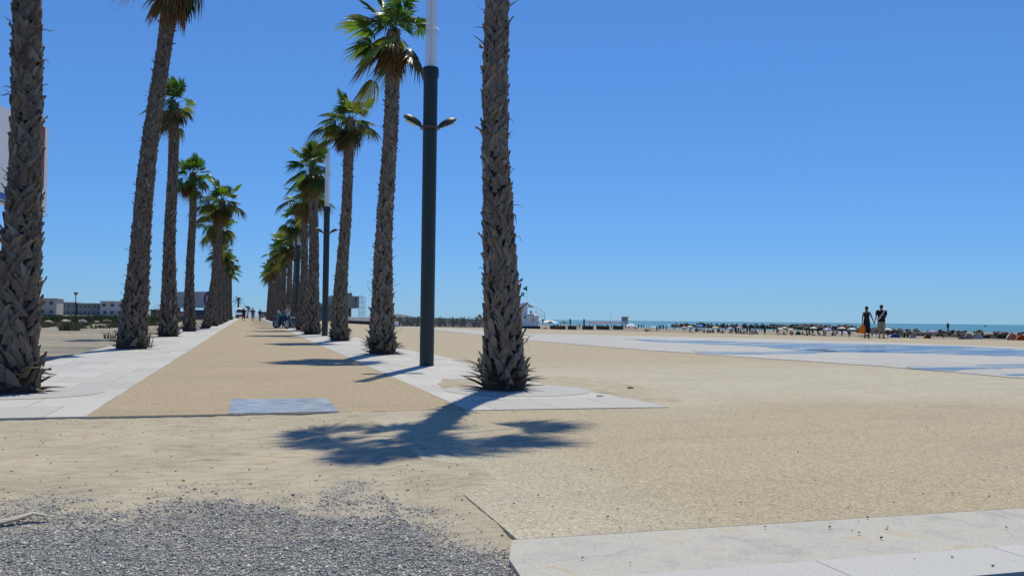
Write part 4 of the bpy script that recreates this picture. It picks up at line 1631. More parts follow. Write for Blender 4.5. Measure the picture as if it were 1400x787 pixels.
def white_sign():
    A = at(-60, 300, 37.0)
    Bq = at(63, 300, 44.0)
    a, b = Vector((A.x, A.y, 0)), Vector((Bq.x, Bq.y, 0))
    top = at(63, 175, 44.0).z
    bot = at(62, 293, 44.0).z
    rt = empty('sign_board', (0, 0, 0), 0, 'tall white sign board with a maroon stripe behind the leftmost palm', 'sign')
    o_, d, n = panel_frame(rt, a, b, bot, top, 0.3, 'sign_white', 'panel')
    L = (b-a).length

    def strip(s0, s1, z0, z1, mat, nm):
        mb = MB()
        p0, p1 = a+d*s0+n*0.003, a+d*s1+n*0.003
        mb.prism([(p0.x, p0.y, z0), (p1.x, p1.y, z0), (p1.x, p1.y, z1), (p0.x, p0.y, z1)], n*0.012, mat)
        mb.build(nm, rt)
    strip(L-0.70, L-0.36, bot+1.1, top-0.05, 'sign_maroon', 'stripe')
    strip(0.3, L*0.62, bot+0.15, bot+0.42, 'sign_blue', 'band')
    strip(0.3, L*0.60, bot-0.0+0.04, bot+0.09, 'dark_metal', 'rule')
    for s_ in (0.6, L-2.3):
        p = a+d*s_-n*0.15
        mb = MB()
        mb.box((p.x, p.y, (bot+zg(0, p.y))/2), (0.2, 0.2, bot-zg(0, p.y)), 'steel')
        mb.build('post', rt)


white_sign()


def hoarding():
    # a long grey printed screen with a purple ring emblem, on posts
    Y = 128.0
    a, b = at(224, 420, Y+8), at(300, 420, Y)
    a, b = Vector((a.x, a.y, 0)), Vector((b.x, b.y, 0))
    z0, z1 = at(255, 420.5, Y+3).z, at(255, 398.2, Y+3).z
    rt = empty('hoarding', (0, 0, 0), 0, 'long grey hoarding bearing a purple ring emblem, seen between left palm trunks', 'hoarding')
    o_, d, n = panel_frame(rt, a, b, z0, z1, 0.35, 'sign_grey', 'panel')
    L = (b-a).length
    e = at(281, 409, Y+1)
    s0 = (Vector((e.x, e.y, 0))-a).dot(d)
    zc = (z0+z1)/2+0.05
    R0 = (z1-z0)*0.5-0.02

    def disc(r0, r1, mat, nm, off, x0=0.0, a0=0, a1=360):
        nseg = 40
        vs, fs = [], []
        for k in range(nseg+1):
            t = R_(a0+(a1-a0)*k/nseg)
            for q, rr in enumerate((r0, r1)):
                dx = x0 if q == 0 else 0.0
                p = a+d*(s0+dx+rr*math.cos(t))+n*off
                vs.append((p.x, p.y, zc+rr*math.sin(t)))
        for k in range(nseg):
            fs.append((2*k, 2*k+1, 2*k+3, 2*k+2))
        mb = MB()
        mb.add(vs, fs, mat)
        mb.build(nm, rt)
    disc(R0*0.66, R0, 'sign_purple', 'ring', 0.02, R0*0.18)
    disc(0.0, R0*0.63, 'sign_white', 'disc', 0.012, R0*0.20)
    mb = MB()
    pa = [(s0-0.05*R0, zc+0.15*R0), (s0+0.55*R0, zc+0.15*R0), (s0+0.25*R0, zc-0.5*R0)]
    mb.prism([tuple(a+d*s_+n*0.026+Vector((0, 0, z))) for s_, z in pa], n*0.012, 'sign_orange')
    mb.build('emblem_wedge', rt)
    mb = MB()
    p0, p1 = a+d*0.2+n*0.015, a+d*(s0-R0*1.15)+n*0.015
    mb.prism([(p0.x, p0.y, z1-0.5), (p1.x, p1.y, z1-0.5), (p1.x, p1.y, z1-0.38), (p0.x, p0.y, z1-0.38)], n*0.012, 'render_white')
    mb.build('pinstripe', rt)
    for i in range(5):
        p = a+d*(0.4+(L-0.8)*i/4)-n*0.17
        mb = MB()
        mb.box((p.x, p.y, (z0+zg(0, p.y))/2), (0.3, 0.3, z0-zg(0, p.y)), 'dark_metal')
        mb.build('post', rt)
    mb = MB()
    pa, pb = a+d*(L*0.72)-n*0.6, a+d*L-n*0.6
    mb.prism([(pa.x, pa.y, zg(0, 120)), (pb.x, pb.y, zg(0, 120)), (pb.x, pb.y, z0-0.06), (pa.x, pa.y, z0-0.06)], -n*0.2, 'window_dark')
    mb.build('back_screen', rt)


hoarding()


def skip(px, py, w, label):
    p = G(px, py)
    rt = empty('rubble_skip', p, 0.2, label, 'skip')
    mb = MB()
    mb.prism([(-w*0.36, -0.8, 0.0), (w*0.36, -0.8, 0.0), (w/2, -0.8, 1.15), (-w/2, -0.8, 1.15)], (0, 1.6, 0), 'orange_paint')
    mb.build('bin', rt)
    mb = MB()
    mb.box((0, 0, 1.2), (w*1.02, 1.7, 0.09), 'dark_red_paint', bevel=0.02)
    mb.build('rim', rt)
    for s_ in (-1, 1):
        mb = MB()
        mb.box((s_*w*0.22, -0.83, 0.55), (0.1, 0.06, 1.0), 'dark_red_paint')
        mb.build('rib', rt)


skip(246, 437.5, 4.2, 'orange skip under the hoarding, between the third and fourth left palms')
skip(268, 437.2, 2.6, 'smaller orange skip right of the fourth left palm')


def house(px0, px1, pyt, Y, mat, label, roofmat=None, storeys=2, nwin=4, depth=9):
    a, b = at(px0, 430, Y), at(px1, 430, Y)
    z0 = zg(0, Y)-0.3
    z1 = at(px0, pyt, Y).z
    rt = empty('house', (0, 0, 0), 0, label, 'house')
    mb = MB()
    mb.prism([(a.x, Y, z0), (b.x, Y, z0), (b.x, Y, z1), (a.x, Y, z1)], (0, depth, 0), mat)
    mb.build('wall', rt)
    mb = MB()
    mb.box(((a.x+b.x)/2, Y+depth/2, z1+0.12), (b.x-a.x+0.5, depth+0.5, 0.24), roofmat or mat, bevel=0.03)
    mb.build('roof', rt)
    sh = (z1-z0)/storeys
    W = b.x-a.x
    for s_ in range(storeys):
        for k in range(nwin):
            cx = a.x+W*(k+0.5)/nwin+rnd.uniform(-0.1, 0.1)*W/nwin
            ww = min(1.5, W/nwin*0.45)
            cz = z0+sh*(s_+0.55)
            mb = MB()
            mb.box((cx, Y-0.01, cz), (ww+0.16, 0.10, sh*0.46), 'render_white')
            f = mb.build('window', rt)
            mb = MB()
            mb.box((cx, Y-0.035, cz), (ww, 0.09, sh*0.40), 'window_dark')
            mb.build('pane', f)
    return rt


house(52, 77, 408.5, 255, 'render_cream', 'tall cream house just right of the leftmost palm', storeys=2, nwin=2)
house(77, 104, 413.6, 290, 'render_grey', 'low grey flat-roofed house left of the far street lamp', 'render_cream', 2, 4)
house(106, 138, 415.0, 290, 'render_grey', 'low grey house right of the far street lamp, beside the white house', 'render_cream', 2, 5)
house(137, 170, 412.2, 286, 'render_white', 'white two-storey house just left of the leaning palm', None, 2, 3)
house(-30, 40, 414, 310, 'render_cream', 'pale house behind the leftmost palm trunk', None, 2, 6)
house(206, 218, 424.5, 200, 'dark_wood', 'dark shed between the second and third left palms', None, 1, 1, 4)

# far street lamp
p = G(103, 437)
p = Vector((at(103, 430, 175).x, 175, zg(0, 175)))
rt = empty('street_lamp', p, 0, 'thin street lamp with a broad flat head in front of the far houses', 'street lamp')
mb = MB()
mb.lathe([(0.12, 0), (0.10, 0.2), (0.075, 3.9), (0.07, 4.0)], 'dark_metal', n=10)
mb.build('pole', rt, 40)
mb = MB()
mb.lathe([(0.08, 3.95), (0.25, 4.15), (0.42, 4.4), (0.36, 4.48), (0.1, 4.52)], 'leather_brown', n=14)
mb.build('lamp_head', rt, 40)


def rock_mesh(name, seed, mat, sub=3, squash=0.7):
    bm = bmesh.new()
    bmesh.ops.create_icosphere(bm, subdivisions=sub, radius=1.0)
    for v in bm.verts:
        n_ = mnoise.noise(v.co*1.1+Vector((seed*3.1, 0, 0)))*0.45+mnoise.noise(v.co*2.7+Vector((0, seed*1.7, 0)))*0.2
        v.co *= 1+n_
        v.co.z *= squash
    # planar facets
    rg = random.Random(seed)
    for k in range(7):
        d = Vector((rg.gauss(0, 1), rg.gauss(0, 1), rg.gauss(0, 1))).normalized()
        lim = rg.uniform(0.62, 0.85)
        for v in bm.verts:
            h_ = v.co.dot(d)
            if h_ > lim*(1 if abs(d.z) < 0.6 else squash):
                v.co -= d*(h_-lim*(1 if abs(d.z) < 0.6 else squash))*0.9
    me = bpy.data.meshes.new(name)
    bm.to_mesh(me)
    bm.free()
    me.materials.append(M[mat])
    me.shade_smooth()
    me.set_sharp_from_angle(angle=R_(35))
    return me


PB = [rock_mesh('boulder', 200+i, 'pale_boulder') for i in range(4)]
for i, (px, py, w, h_, lab) in enumerate(((90, 440.0, 14, 0.7, 'flat pale boulder, leftmost of the row edging the green strip'), (113, 439.5, 11, 1.0, 'pointed pale boulder in the row edging the green strip'),
                                          (132, 439.5, 9, 0.7, 'small pale boulder between the pointed one and the dark one'), (147, 439.0, 12, 1.1, 'dark mossy boulder nearest the leaning palm'), (66, 437.5, 10, 0.7, 'pale boulder close to the leftmost palm trunk'))):
    q = G(px, py)
    q = Vector((at(px, py, 92).x, 92, zg(0, 92)))
    d_ = q.length*w/F*0.5
    o = link('boulder', PB[i % 4] if i != 3 else rock_mesh('boulder', 230, 'rock'), None, q+Vector((0, 0, d_*0.25*h_)))
    o.scale = (d_, d_*0.8, d_*h_*0.75)
    o.rotation_euler.z = i*1.1
    tag(o, lab, 'boulder', 'boulders edging the waste ground')


# grass and scrub: blades
def blades(name, spots, n, hmin, hmax, cols_, seed, wid=0.02, kind='stuff', spread=0.3):
    rg = random.Random(seed)
    mb = MB()
    for (x, y, r_) in spots:
        for k in range(n):
            a = rg.uniform(0, 6.283)
            d = r_*math.sqrt(rg.random())
            bx, by = x+d*math.cos(a), y+d*math.sin(a)
            z = zg(bx, by)-0.05
            h_ = rg.uniform(hmin, hmax)
            la, ll = rg.uniform(0, 6.283), rg.uniform(0.05, spread)*h_
            w = wid*rg.uniform(0.7, 1.4)
            c = rg.choice(cols_)
            g = rg.uniform(0.7, 1.3)
            c = tuple(q*g for q in c)
            ta = rg.uniform(0, 3.14)
            u = Vector((math.cos(ta)*w, math.sin(ta)*w, 0))
            p0, p1 = Vector((bx, by, z)), Vector((bx+ll*0.4*math.cos(la), by+ll*0.4*math.sin(la), z+h_*0.6))
            p2 = Vector((bx+ll*math.cos(la), by+ll*math.sin(la), z+h_))
            mb.add([p0-u, p0+u, p1+u*0.7, p1-u*0.7, p2], [(0, 1, 2, 3), (3, 2, 4)], 'foliage', c)
    o = mb.build(name)
    return tag(o, kind=kind) if kind else o


GREEN = [(0.06, 0.09, 0.025), (0.09, 0.11, 0.03), (0.14, 0.13, 0.05), (0.10, 0.085, 0.045)]
STRAW = [(0.20, 0.17, 0.09), (0.13, 0.12, 0.055), (0.09, 0.10, 0.035)]
spots = []
for k in range(330):
    spots.append((rnd.uniform(-34, -7.5), 60+38*rnd.random()**0.7, rnd.uniform(0.3, 1.1)))
blades('ground_cover', spots, 46, 0.06, 0.26, GREEN+STRAW, 12, 0.035)
spots = []
for k in range(260):
    spots.append((rnd.uniform(-62, -8), rnd.uniform(93, 140), rnd.uniform(0.6, 1.6)))
blades('grass', spots, 60, 0.25, 0.8, GREEN, 2, 0.07)
o = blades('grass_clump', [(at(96, 452, 57).x, 57.0, 0.55), (at(88, 452, 57).x, 57.2, 0.35)], 150, 0.15, 0.55, STRAW, 4, 0.022, None, 0.5)
tag(o, 'dry grass clump on the bare ground right of the leftmost palm', 'grass clump')
o = blades('weed', [(at(205, 470, 30).x, 29.2, 0.16)], 26, 0.25, 0.85, [(0.16, 0.13, 0.07), (0.10, 0.09, 0.04)], 9, 0.010, None, 0.7)
tag(o, 'spindly dry weed at the foot of the leaning palm', 'weed')
o = blades('weed', [(at(150, 462, 41).x, 41.0, 0.25)], 40, 0.12, 0.4, GREEN, 10, 0.014, None, 0.6)
tag(o, 'low green weed where the left paving meets the bare ground', 'weed')


def bush(loc, r_, h_, n, label, cols_, seed, cat='bush', name='bush', leaf=0.16):
    rg = random.Random(seed)
    rt = empty(name, loc, 0, label, cat)
    mb = MB()
    for k in range(5):
        a = rg.uniform(0, 6.28)
        mb.tube([(0, 0, -0.05), (0.3*r_*math.cos(a), 0.3*r_*math.sin(a), h_*0.4), (0.55*r_*math.cos(a), 0.55*r_*math.sin(a), h_*0.75)], [0.05, 0.035, 0.015], 'weathered_wood', 6)
    mb.build('stem', rt, 50)
    mb = MB()
    cl = [(rg.uniform(-1, 1)*r_*0.7, rg.uniform(-1, 1)*r_*0.7, h_*rg.uniform(0.3, 0.85), rg.uniform(0.3, 0.55)) for _ in range(9)]
    for k in range(n):
        c_ = rg.choice(cl)
        v = Vector((rg.gauss(0, 1), rg.gauss(0, 1), rg.gauss(0, 1))).normalized()*rg.uniform(0.5, 1.05)*c_[3]*r_
        p = Vector(c_[:3])+Vector((v.x, v.y, v.z*0.8))
        if p.z < 0:
            continue
        u = Vector((rg.gauss(0, 1), rg.gauss(0, 1), rg.gauss(0, 0.6))).normalized()*leaf*rg.uniform(0.6, 1.3)
        w = u.cross(Vector((rg.gauss(0, 1), rg.gauss(0, 1), rg.gauss(0, 1)))).normalized()*leaf*0.45
        g = rg.uniform(0.7, 1.3)
        c = tuple(q*g for q in rg.choice(cols_))
        mb.add([p-u*0.5, p+w*0.5, p+u*0.5, p-w*0.5], [(0, 1, 2, 3)], 'foliage', c)
    mb.build('foliage', rt)
    return rt


bush((at(203, 430, 120).x, 120, zg(0, 120)), 1.7, 1.7, 900, 'green bush between the leaning palm and the straight palm behind it', GREEN, 5)
bush((at(225, 430, 105).x, 108, zg(0, 108)), 1.3, 1.0, 500, 'low yellowish bush at the left of the third left palm', STRAW+GREEN, 6)


def mop_palm(loc, label, seed, h_=3.2):
    """dark shaggy young palm"""
    rg = random.Random(seed)
    rt = empty('palm_tree', loc, 0, label, 'palm tree')
    mb = MB()
    mb.tube([(0, 0, 0), (0.05, 0, h_*0.5), (0.1, 0, h_)], [0.28, 0.24, 0.2], 'palm_bark', 10, c=(0.12, 0.09, 0.06))
    mb.build('trunk', rt, 50)
    mb = MB()
    for i in range(15):
        phi = i*2.39996
        e = R_(75-100*i/15+rg.uniform(-10, 10))
        ln = rg.uniform(1.8, 2.6)
        d0 = Vector((math.cos(phi)*math.cos(e), math.sin(phi)*math.cos(e), math.sin(e)))
        P = [Vector((0.1, 0, h_))+d0*ln*t+GV*ln*0.45*t*t for t in (0, .2, .4, .6, .8, 1.0)]
        mb.tube(P, [0.04, 0.035, 0.03, 0.024, 0.016, 0.006], 'foliage', 5, c=(0.07, 0.075, 0.03))
        for j in range(40):
            t = 0.15+0.85*j/40
            p = Vector((0.1, 0, h_))+d0*ln*t+GV*ln*0.45*t*t
            sd = d0.cross(Vector((0, 0, 1))).normalized()
            for s_ in (-1, 1):
                q = p+sd*s_*0.5*(1-t*0.6)+d0*0.25+GV*0.15*rg.uniform(0.3, 1.5)
                w = d0*0.03
                mb.add([p-w, p+w, q], [(0, 1, 2)], 'foliage', (0.05*rg.uniform(.7, 1.3), 0.065*rg.uniform(.7, 1.3), 0.025))
    mb.build('crown', rt)


q = G(339, 433.8)
mop_palm((at(338, 430, 222).x, 222, zg(0, 222)), 'short shaggy palm behind the white van, right of it', 3, 1.8)
mop_palm((at(325, 430, 240).x, 240, zg(0, 240)), 'shaggy palm showing above the left end of the white van', 8, 4.2)


# ------------------------------------------------------------------ behind the right row: concrete building, white wall, fence
def building_site():
    Y = 150.0
    z0 = zg(0, Y)-0.2

    def bx(px0, px1, py0, py1, y0, dep, mat, nm, rt):
        a, b = at(px0, py1, Y), at(px1, py0, Y)
        mb = MB()
        mb.prism([(a.x, y0, a.z if py1 < 431 else z0), (b.x, y0, a.z if py1 < 431 else z0), (b.x, y0, b.z), (a.x, y0, b.z)], (0, dep, 0), mat)
        return mb.build(nm, rt)
    rt = empty('concrete_building', (0, 0, 0), 0, 'unfinished grey concrete building seen between the right-hand palm trunks', 'building')
    bx(400, 477, 415.5, 433, Y, 9, 'raw_concrete', 'low_wing', rt)
    bx(452.5, 482, 404.5, 421, Y-1.5, 8, 'raw_concrete', 'upper_storey', rt)
    bx(482.0, 484.2, 405.0, 421, Y-1.5, 8, 'raw_concrete', 'column', rt)
    bx(484.2, 486.4, 413.5, 421, Y-1.5, 8, 'raw_concrete', 'parapet', rt)
    bx(486.4, 489.6, 405, 421, Y-1.5, 8, 'raw_concrete', 'column', rt)
    bx(476.5, 481.5, 400.3, 404.5, Y, 3, 'raw_concrete', 'stair_tower', rt)
    bx(478, 480.5, 421, 433, Y, 2, 'raw_concrete', 'column', rt)
    for px in (408, 420, 436, 446):
        a = at(px, 424, Y)
        mb = MB()
        mb.box((a.x, Y-0.03, a.z), (0.8, 0.1, 1.0), 'window_dark')
        mb.build('window', rt)
    sc = empty('scaffolding', (0, 0, 0), 0, 'thin tube scaffolding against the right end of the unfinished concrete building', 'scaffolding')
    ztop = at(492, 403.5, Y).z
    for px in (490.5, 494, 497.6):
        for dy in (-1.5, 0.2):
            a = at(px, 420, Y)
            mb = MB()
            mb.tube([(a.x, Y+dy, z0), (a.x, Y+dy, ztop-(0.4 if px > 496 else 0))], 0.035, 'steel', 6)
            mb.build('upright', sc)
    a, b = at(490.5, 420, Y), at(497.6, 420, Y)
    for k in range(5):
        z = z0+0.8+k*(ztop-z0-1.0)/4.2
        for dy in (-1.5, 0.2):
            mb = MB()
            mb.tube([(a.x, Y+dy, z), (b.x, Y+dy, z)], 0.03, 'steel', 6)
            mb.build('ledger', sc)
    sc2 = empty('scaffolding', (0, 0, 0), 0, 'small scaffolding tower left of the bushy-headed palm by the concrete building', 'scaffolding')
    for px in (416.5, 419.5):
        a = at(px, 420, Y)
        mb = MB()
        mb.tube([(a.x, Y-1, z0), (a.x, Y-1, z0+4)], 0.035, 'steel', 6)
        mb.build('upright', sc2)
    for k in range(4):
        mb = MB()
        a, b = at(416.5, 420, Y), at(419.5, 420, Y)
        mb.tube([(a.x, Y-1, z0+0.9+k), (b.x, Y-1, z0+0.9+k)], 0.03, 'steel', 6)
        mb.build('ledger', sc2)


building_site()

# white low wall on dark blocks
def white_bench():
    a = G(476, 441.4)
    b = G(557, 444.6)
    a = Vector((at(470, 440, 112).x, 112, zg(0, 112)))
    b = Vector((at(543, 440, 88).x, 88, zg(0, 88)))
    rt = empty('low_wall', (0, 0, 0), 0, 'long low white wall on dark blocks, beyond the second right palm', 'wall')
    d = (b-a).normalized()
    L = (b-a).length
    n = Vector((d.y, -d.x, 0))
    mb = MB()
    mb.prism([(a.x, a.y, 0.36+a.z), (b.x, b.y, 0.36+b.z), (b.x, b.y, 0.80+b.z), (a.x, a.y, 0.80+a.z)], -n*0.5, 'white_paint')
    mb.build('wall_slab', rt)
    for i in range(14):
        p = a+d*(L*(i+0.5)/14)-n*0.25
        mb = MB()
        mb.box((p.x, p.y, p.z+0.155+(b.z-a.z)*0), (0.9, 0.36, 0.40), 'dark_wood', rz=math.atan2(d.y, d.x))
        mb.build('block', rt)
    # round sign and white cabinet at its right end
    rs = empty('road_sign', (at(536, 434, 84).x, 84, zg(0, 84)), 0, 'round white sign with a red ring beside the second right palm', 'sign')
    mb = MB()
    mb.tube([(0, 0, 0), (0, 0, 1.0)], 0.03, 'steel', 8)
    mb.build('post', rs)
    zc = at(536, 434, 84).z-zg(0, 84)
    mb = MB()
    mb.tube([(0, -0.045, zc), (0, -0.065, zc)], 0.28, 'white_paint', 24)
    mb.build('disc', rs)
    mb = MB()
    vs, fs = [], []
    for k in range(28):
        t = 2*math.pi*k/28
        for rr in (0.205, 0.30):
            vs.append((rr*math.cos(t), -0.069, zc+rr*math.sin(t)))
    for k in range(28):
        j = (k+1) % 28
        fs.append((2*k, 2*k+1, 2*j+1, 2*j))
    mb.add(vs, fs, 'red_paint')
    mb.build('ring', rs)
    cb = empty('cabinet', (at(540, 440, 83).x, 83.0, zg(0, 83)), 0.1, 'small white cabinet under the round red-ringed sign', 'cabinet')
    mb = MB()
    mb.box((0, 0, 0.27), (0.62, 0.4, 0.44), 'white_paint', bevel=0.02)
    mb.build('case', cb)
    mb = MB()
    mb.box((0, 0, 0.03), (0.66, 0.44, 0.06), 'dark_metal')
    mb.build('plinth', cb)


white_bench()


def paling_fence():
    a = Vector((at(541, 440, 86.5).x, 86.5, zg(0, 86.5)))
    b = Vector((at(668, 440, 80.5).x, 80.5, zg(0, 80.5)))
    rt = empty('paling_fence', (0, 0, 0), 0, 'weathered grey paling fence along the esplanade edge behind the lamp post', 'fence')
    d = b-a
    L = d.length
    rg = random.Random(21)
    mb = MB()
    n = int(L/0.085)
    for i in range(n):
        p = a+d*((i+0.5)/n)
        h_ = 0.86+0.05*math.sin(i*0.05)+rg.uniform(-0.06, 0.06)
        mb.box((p.x, p.y+rg.uniform(-.01, .01), p.z+h_/2), (0.055, 0.018, h_), 'weathered_wood', rz=math.atan2(d.y, d.x)+rg.uniform(-.15, .15))
    mb.build('palings', rt)
    for z in (0.25, 0.68):
        mb = MB()
        mb.tube([a+Vector((0, 0.035, z)), b+Vector((0, 0.035, z))], 0.012, 'steel', 6)
        mb.build('wire', rt)
    for i in range(9):
        p = a+d*(i/8)
        mb = MB()
        mb.tube([(p.x, p.y+0.09, p.z-0.05), (p.x, p.y+0.09, p.z+1.02)], 0.045, 'weathered_wood', 8)
        mb.build('post', rt, 40)
    # scrub right behind it
    for i in range(13):
        p = a+d*((i+0.4)/13)
        bush((p.x+rg.uniform(-.2, .2), p.y+1.0+rg.uniform(0, .4), p.z), 0.62, 0.95+rg.uniform(-.1, .12), 420,
             'low scrubby bush behind the paling fence', [(0.06, 0.065, 0.03), (0.09, 0.085, 0.04), (0.075, 0.06, 0.04)], 300+i, leaf=0.11)['group'] = 'bushes behind the paling fence'


paling_fence()

# far hill beyond the bay
def hill():
    bm = bmesh.new()
    Y = 9000.0
    n = 40
    A = [at(520+70*i/n, 436, Y) for i in range(n+1)]
    rows = []
    for j in range(7):
        row = []
        for i in range(n+1):
            t = i/n
            prof = math.sin(math.pi*t)**1.3*(0.75+0.25*math.sin(t*9+1))
            top = (436.0-427.2)/F*Y*1.05*prof
            s_ = math.sin(math.pi*j/6)
            h_ = top*s_*(1+0.12*mnoise.noise(Vector((t*12, j*1.3, 0))))
            row.append(bm.verts.new((A[i].x, Y+j*350, -4+h_)))
        rows.append(row)
    for j in range(6):
        for i in range(n):
            bm.faces.new((rows[j][i], rows[j][i+1], rows[j+1][i+1], rows[j+1][i]))
    bmesh.ops.recalc_face_normals(bm, faces=bm.faces)
    me = bpy.data.meshes.new('hill')
    bm.to_mesh(me)
    bm.free()
    me.materials.append(M['hazed_hill'])
    me.shade_smooth()
    tag(link('hill', me), kind='structure')


hill()

# ------------------------------------------------------------------ beach and sea
BZ, SZ = -2.0, -2.35
flat = lambda z: (lambda x, y: z)
shore_px = [(1800, 462), (1400, 456), (1230, 453.5), (1130, 453.2), (1060, 452.2), (1000, 451.2), (940, 450.5), (900, 449.6), (865, 447.6), (840, 446.4), (790, 445.4), (740, 445.0), (680, 444.6)]
shore = [(p.x, p.y) for p in (PZ(a, b_, SZ) for a, b_ in shore_px)]
bp = [(20, 300), (10, 120), (14, 60), (40, 20), (60, -20), (400, -60)] + shore + [(60, 460)]
o = sheet('beach', bp, 0.0, 'beach_sand', kind='structure', zfun=flat(BZ))
o = sheet('sea', [(-400, 330), (-400, 60000), (60000, 60000), (60000, -20000), (60, -20000), (30, -30), (30, 100), (0, 330)], 0.0, 'sea_water', zfun=flat(SZ))


def bat(px, py):
    return PZ(px, py, BZ)


# crowd prototypes (a few pixels each)
def mini(kind, top, legs, skin, hair):
    rt = empty('person', (0, 0, -50))
    if kind == 'stand':
        me, J = body({}, skin, False, 1)
    elif kind == 'sit':
        J0 = dict(pelvis=(0, 0, 0.12), spine=(0, -0.05, 0.30), chest=(0, -0.07, 0.48), upper=(0, -0.05, 0.59), neck=(0, -0.02, 0.66), jaw=(0, 0.01, 0.735), head=(0, 0, 0.81), crown=(0, -0.01, 0.875), nose=(0, 0.115, 0.785), ear_l=(-.085, -.01, .79), ear_r=(.085, -.01, .79))
        for s_, q_ in ((-1, 'l'), (1, 'r')):
            J0.update({'shoulder_'+q_: (s_*.185, -.05, .585), 'elbow_'+q_: (s_*.26, .08, .36), 'wrist_'+q_: (s_*.2, .3, .42), 'palm_'+q_: (s_*.17, .36, .44),
                       'hip_'+q_: (s_*.10, .02, .10), 'knee_'+q_: (s_*.14, .40, .40), 'calf_'+q_: (s_*.14, .46, .27), 'ankle_'+q_: (s_*.14, .54, .07), 'heel_'+q_: (s_*.14, .5, .04), 'toe_'+q_: (s_*.15, .68, .03)})
        me, J = body(J0, skin, False, 1)
    else:
        J0 = dict(pelvis=(0, 0, 0.12), spine=(0, -0.18, 0.12), chest=(0, -0.36, 0.13), upper=(0, -0.47, 0.12), neck=(0, -0.54, 0.12), jaw=(0, -.61, .135), head=(0, -.69, .13), crown=(0, -.755, .12), nose=(0, -.665, .245), ear_l=(-.085, -.67, .13), ear_r=(.085, -.67, .13))
        for s_, q_ in ((-1, 'l'), (1, 'r')):
            J0.update({'shoulder_'+q_: (s_*.185, -.46, .11), 'elbow_'+q_: (s_*.27, -.2, .08), 'wrist_'+q_: (s_*.28, .03, .05), 'palm_'+q_: (s_*.28, .10, .05),
                       'hip_'+q_: (s_*.095, .06, .11), 'knee_'+q_: (s_*.11, .44, .16), 'calf_'+q_: (s_*.11, .58, .1), 'ankle_'+q_: (s_*.11, .85, .06), 'heel_'+q_: (s_*.11, .89, .05), 'toe_'+q_: (s_*.13, .90, .18)})
        me, J = body(J0, skin, False, 1)
    bpy.data.objects.remove(rt)
    p = link('person', me)
    hair_mb(J, hair).build('hair', p, 60)
    if kind == 'stand':
        if top:
            mb = MB()
            mb.loft([(0, 0, 0.88, 0.19, 0.145), (0, 0, 1.13, 0.17, 0.13), (0, -.01, 1.31, 0.19, 0.14), (0, -.01, 1.42, 0.165, 0.112), (0, 0, 1.475, 0.10, 0.08)], top, 10)
            sleeves(mb, J, top, 0.6, 0.082, 0.07)
            mb.build('shirt', p, 60)
        mb = MB()
        mb.loft([(0, 0, 0.78, 0.19, 0.14), (0, 0, 0.97, 0.175, 0.13)], legs, 10)
        for q in (-1, 1):
            mb.loft([(q*.1, .01, .52, .10, .108), (q*.094, 0, .86, .105, .125)], legs, 10)
        mb.build('shorts', p, 60)
    elif kind == 'sit':
        mb = MB()
        mb.loft([(0, .0, 0.08, 0.19, 0.16), (0, -.05, .30, .172, .135), (0, -.07, .47, .19, .14), (0, -.05, .58, .165, .112), (0, -.03, .635, .1, .08)], top or legs, 10)
        mb.build('shirt', p, 60)
    else:
        mb = MB()
        mb.tube([(0, -0.08, 0.12), (0, 0.0, 0.12), (0, 0.14, 0.12)], [0.15, 0.165, 0.15], legs, 12, sy=0.75)
        mb.build('swimsuit', p, 60)
    return p


STAND = [mini('stand', 'cloth_black', 'cloth_navy', 'skin_tan', 'hair_dark'), mini('stand', None, 'cloth_denim', 'skin_tan', 'hair_dark'), mini('stand', 'cloth_darkred', 'cloth_navy', 'skin', 'hair_brown'), mini('stand', 'cloth_grey', 'cloth_black', 'skin_tan', 'hair_dark')]
SIT = [mini('sit', 'cloth_black', 'cloth_navy', 'skin_tan', 'hair_dark'), mini('sit', 'cloth_darkred', 'cloth_navy', 'skin', 'hair_brown'), mini('sit', 'cloth_grey', 'cloth_navy', 'skin_tan', 'hair_dark')]
LIE = [mini('lie', None, 'cloth_darkred', 'skin', 'hair_brown'), mini('lie', None, 'cloth_navy', 'skin_tan', 'hair_dark')]
USED = set()


def person_at(proto, px, py, label, group=None, sc=1.0, rz=None, pos=None):
    if proto.name in USED:
        o = copy_tree(proto)
    else:
        o = proto
        USED.add(proto.name)
    o.location = pos if pos is not None else bat(px, py)
    o.rotation_euler.z = rnd.uniform(0, 6.28) if rz is None else rz
    o.scale = (sc,)*3
    for k in ('label', 'group'):
        if k in o:
            del o[k]
    tag(o, label, 'person', group)
    return o


XS = random.Random(99)
LB_ST = 'tiny figure standing on the beach between the esplanade edge and the breakwater rocks'
LB_SI = 'tiny figure sitting on the sand between the esplanade edge and the breakwater rocks'
LB_LI = 'tiny sunbather lying on the sand beyond the esplanade edge'
for i, (px, py) in enumerate(((903, 450.5), (906, 450.5), (922, 450.5), (934, 452.5), (937, 452.3), (992, 453), (1000, 453), (1001.8, 453), (1006, 456.3), (1009.5, 455), (1038, 453), (1041, 453), (1058, 453.8), (1075, 453.5), (1080, 453.5), (1129, 458.6), (1151, 459), (1159, 456.3), (1192.5, 460.4), (1198, 460.4), (1214, 460.6), (898, 453.3), (901, 452.0), (880, 449), (873, 449), (968.5, 449.2), (975, 449.3))):
    person_at(STAND[(0, 1, 3, 1)[i % 4]], px, py, LB_ST, 'people standing on the beach')
person_at(STAND[2], 982, 456, 'sunburnt figure in dark red standing beside a cream parasol on the beach', None, 1.1)
person_at(STAND[2], 1021.5, 456.8, 'figure in dark red standing just left of a round white beach shade', None, 1.05)
person_at(STAND[0], 1046, 457, 'dark-clothed figure standing alone right of the round white beach shade', None, 1.0)
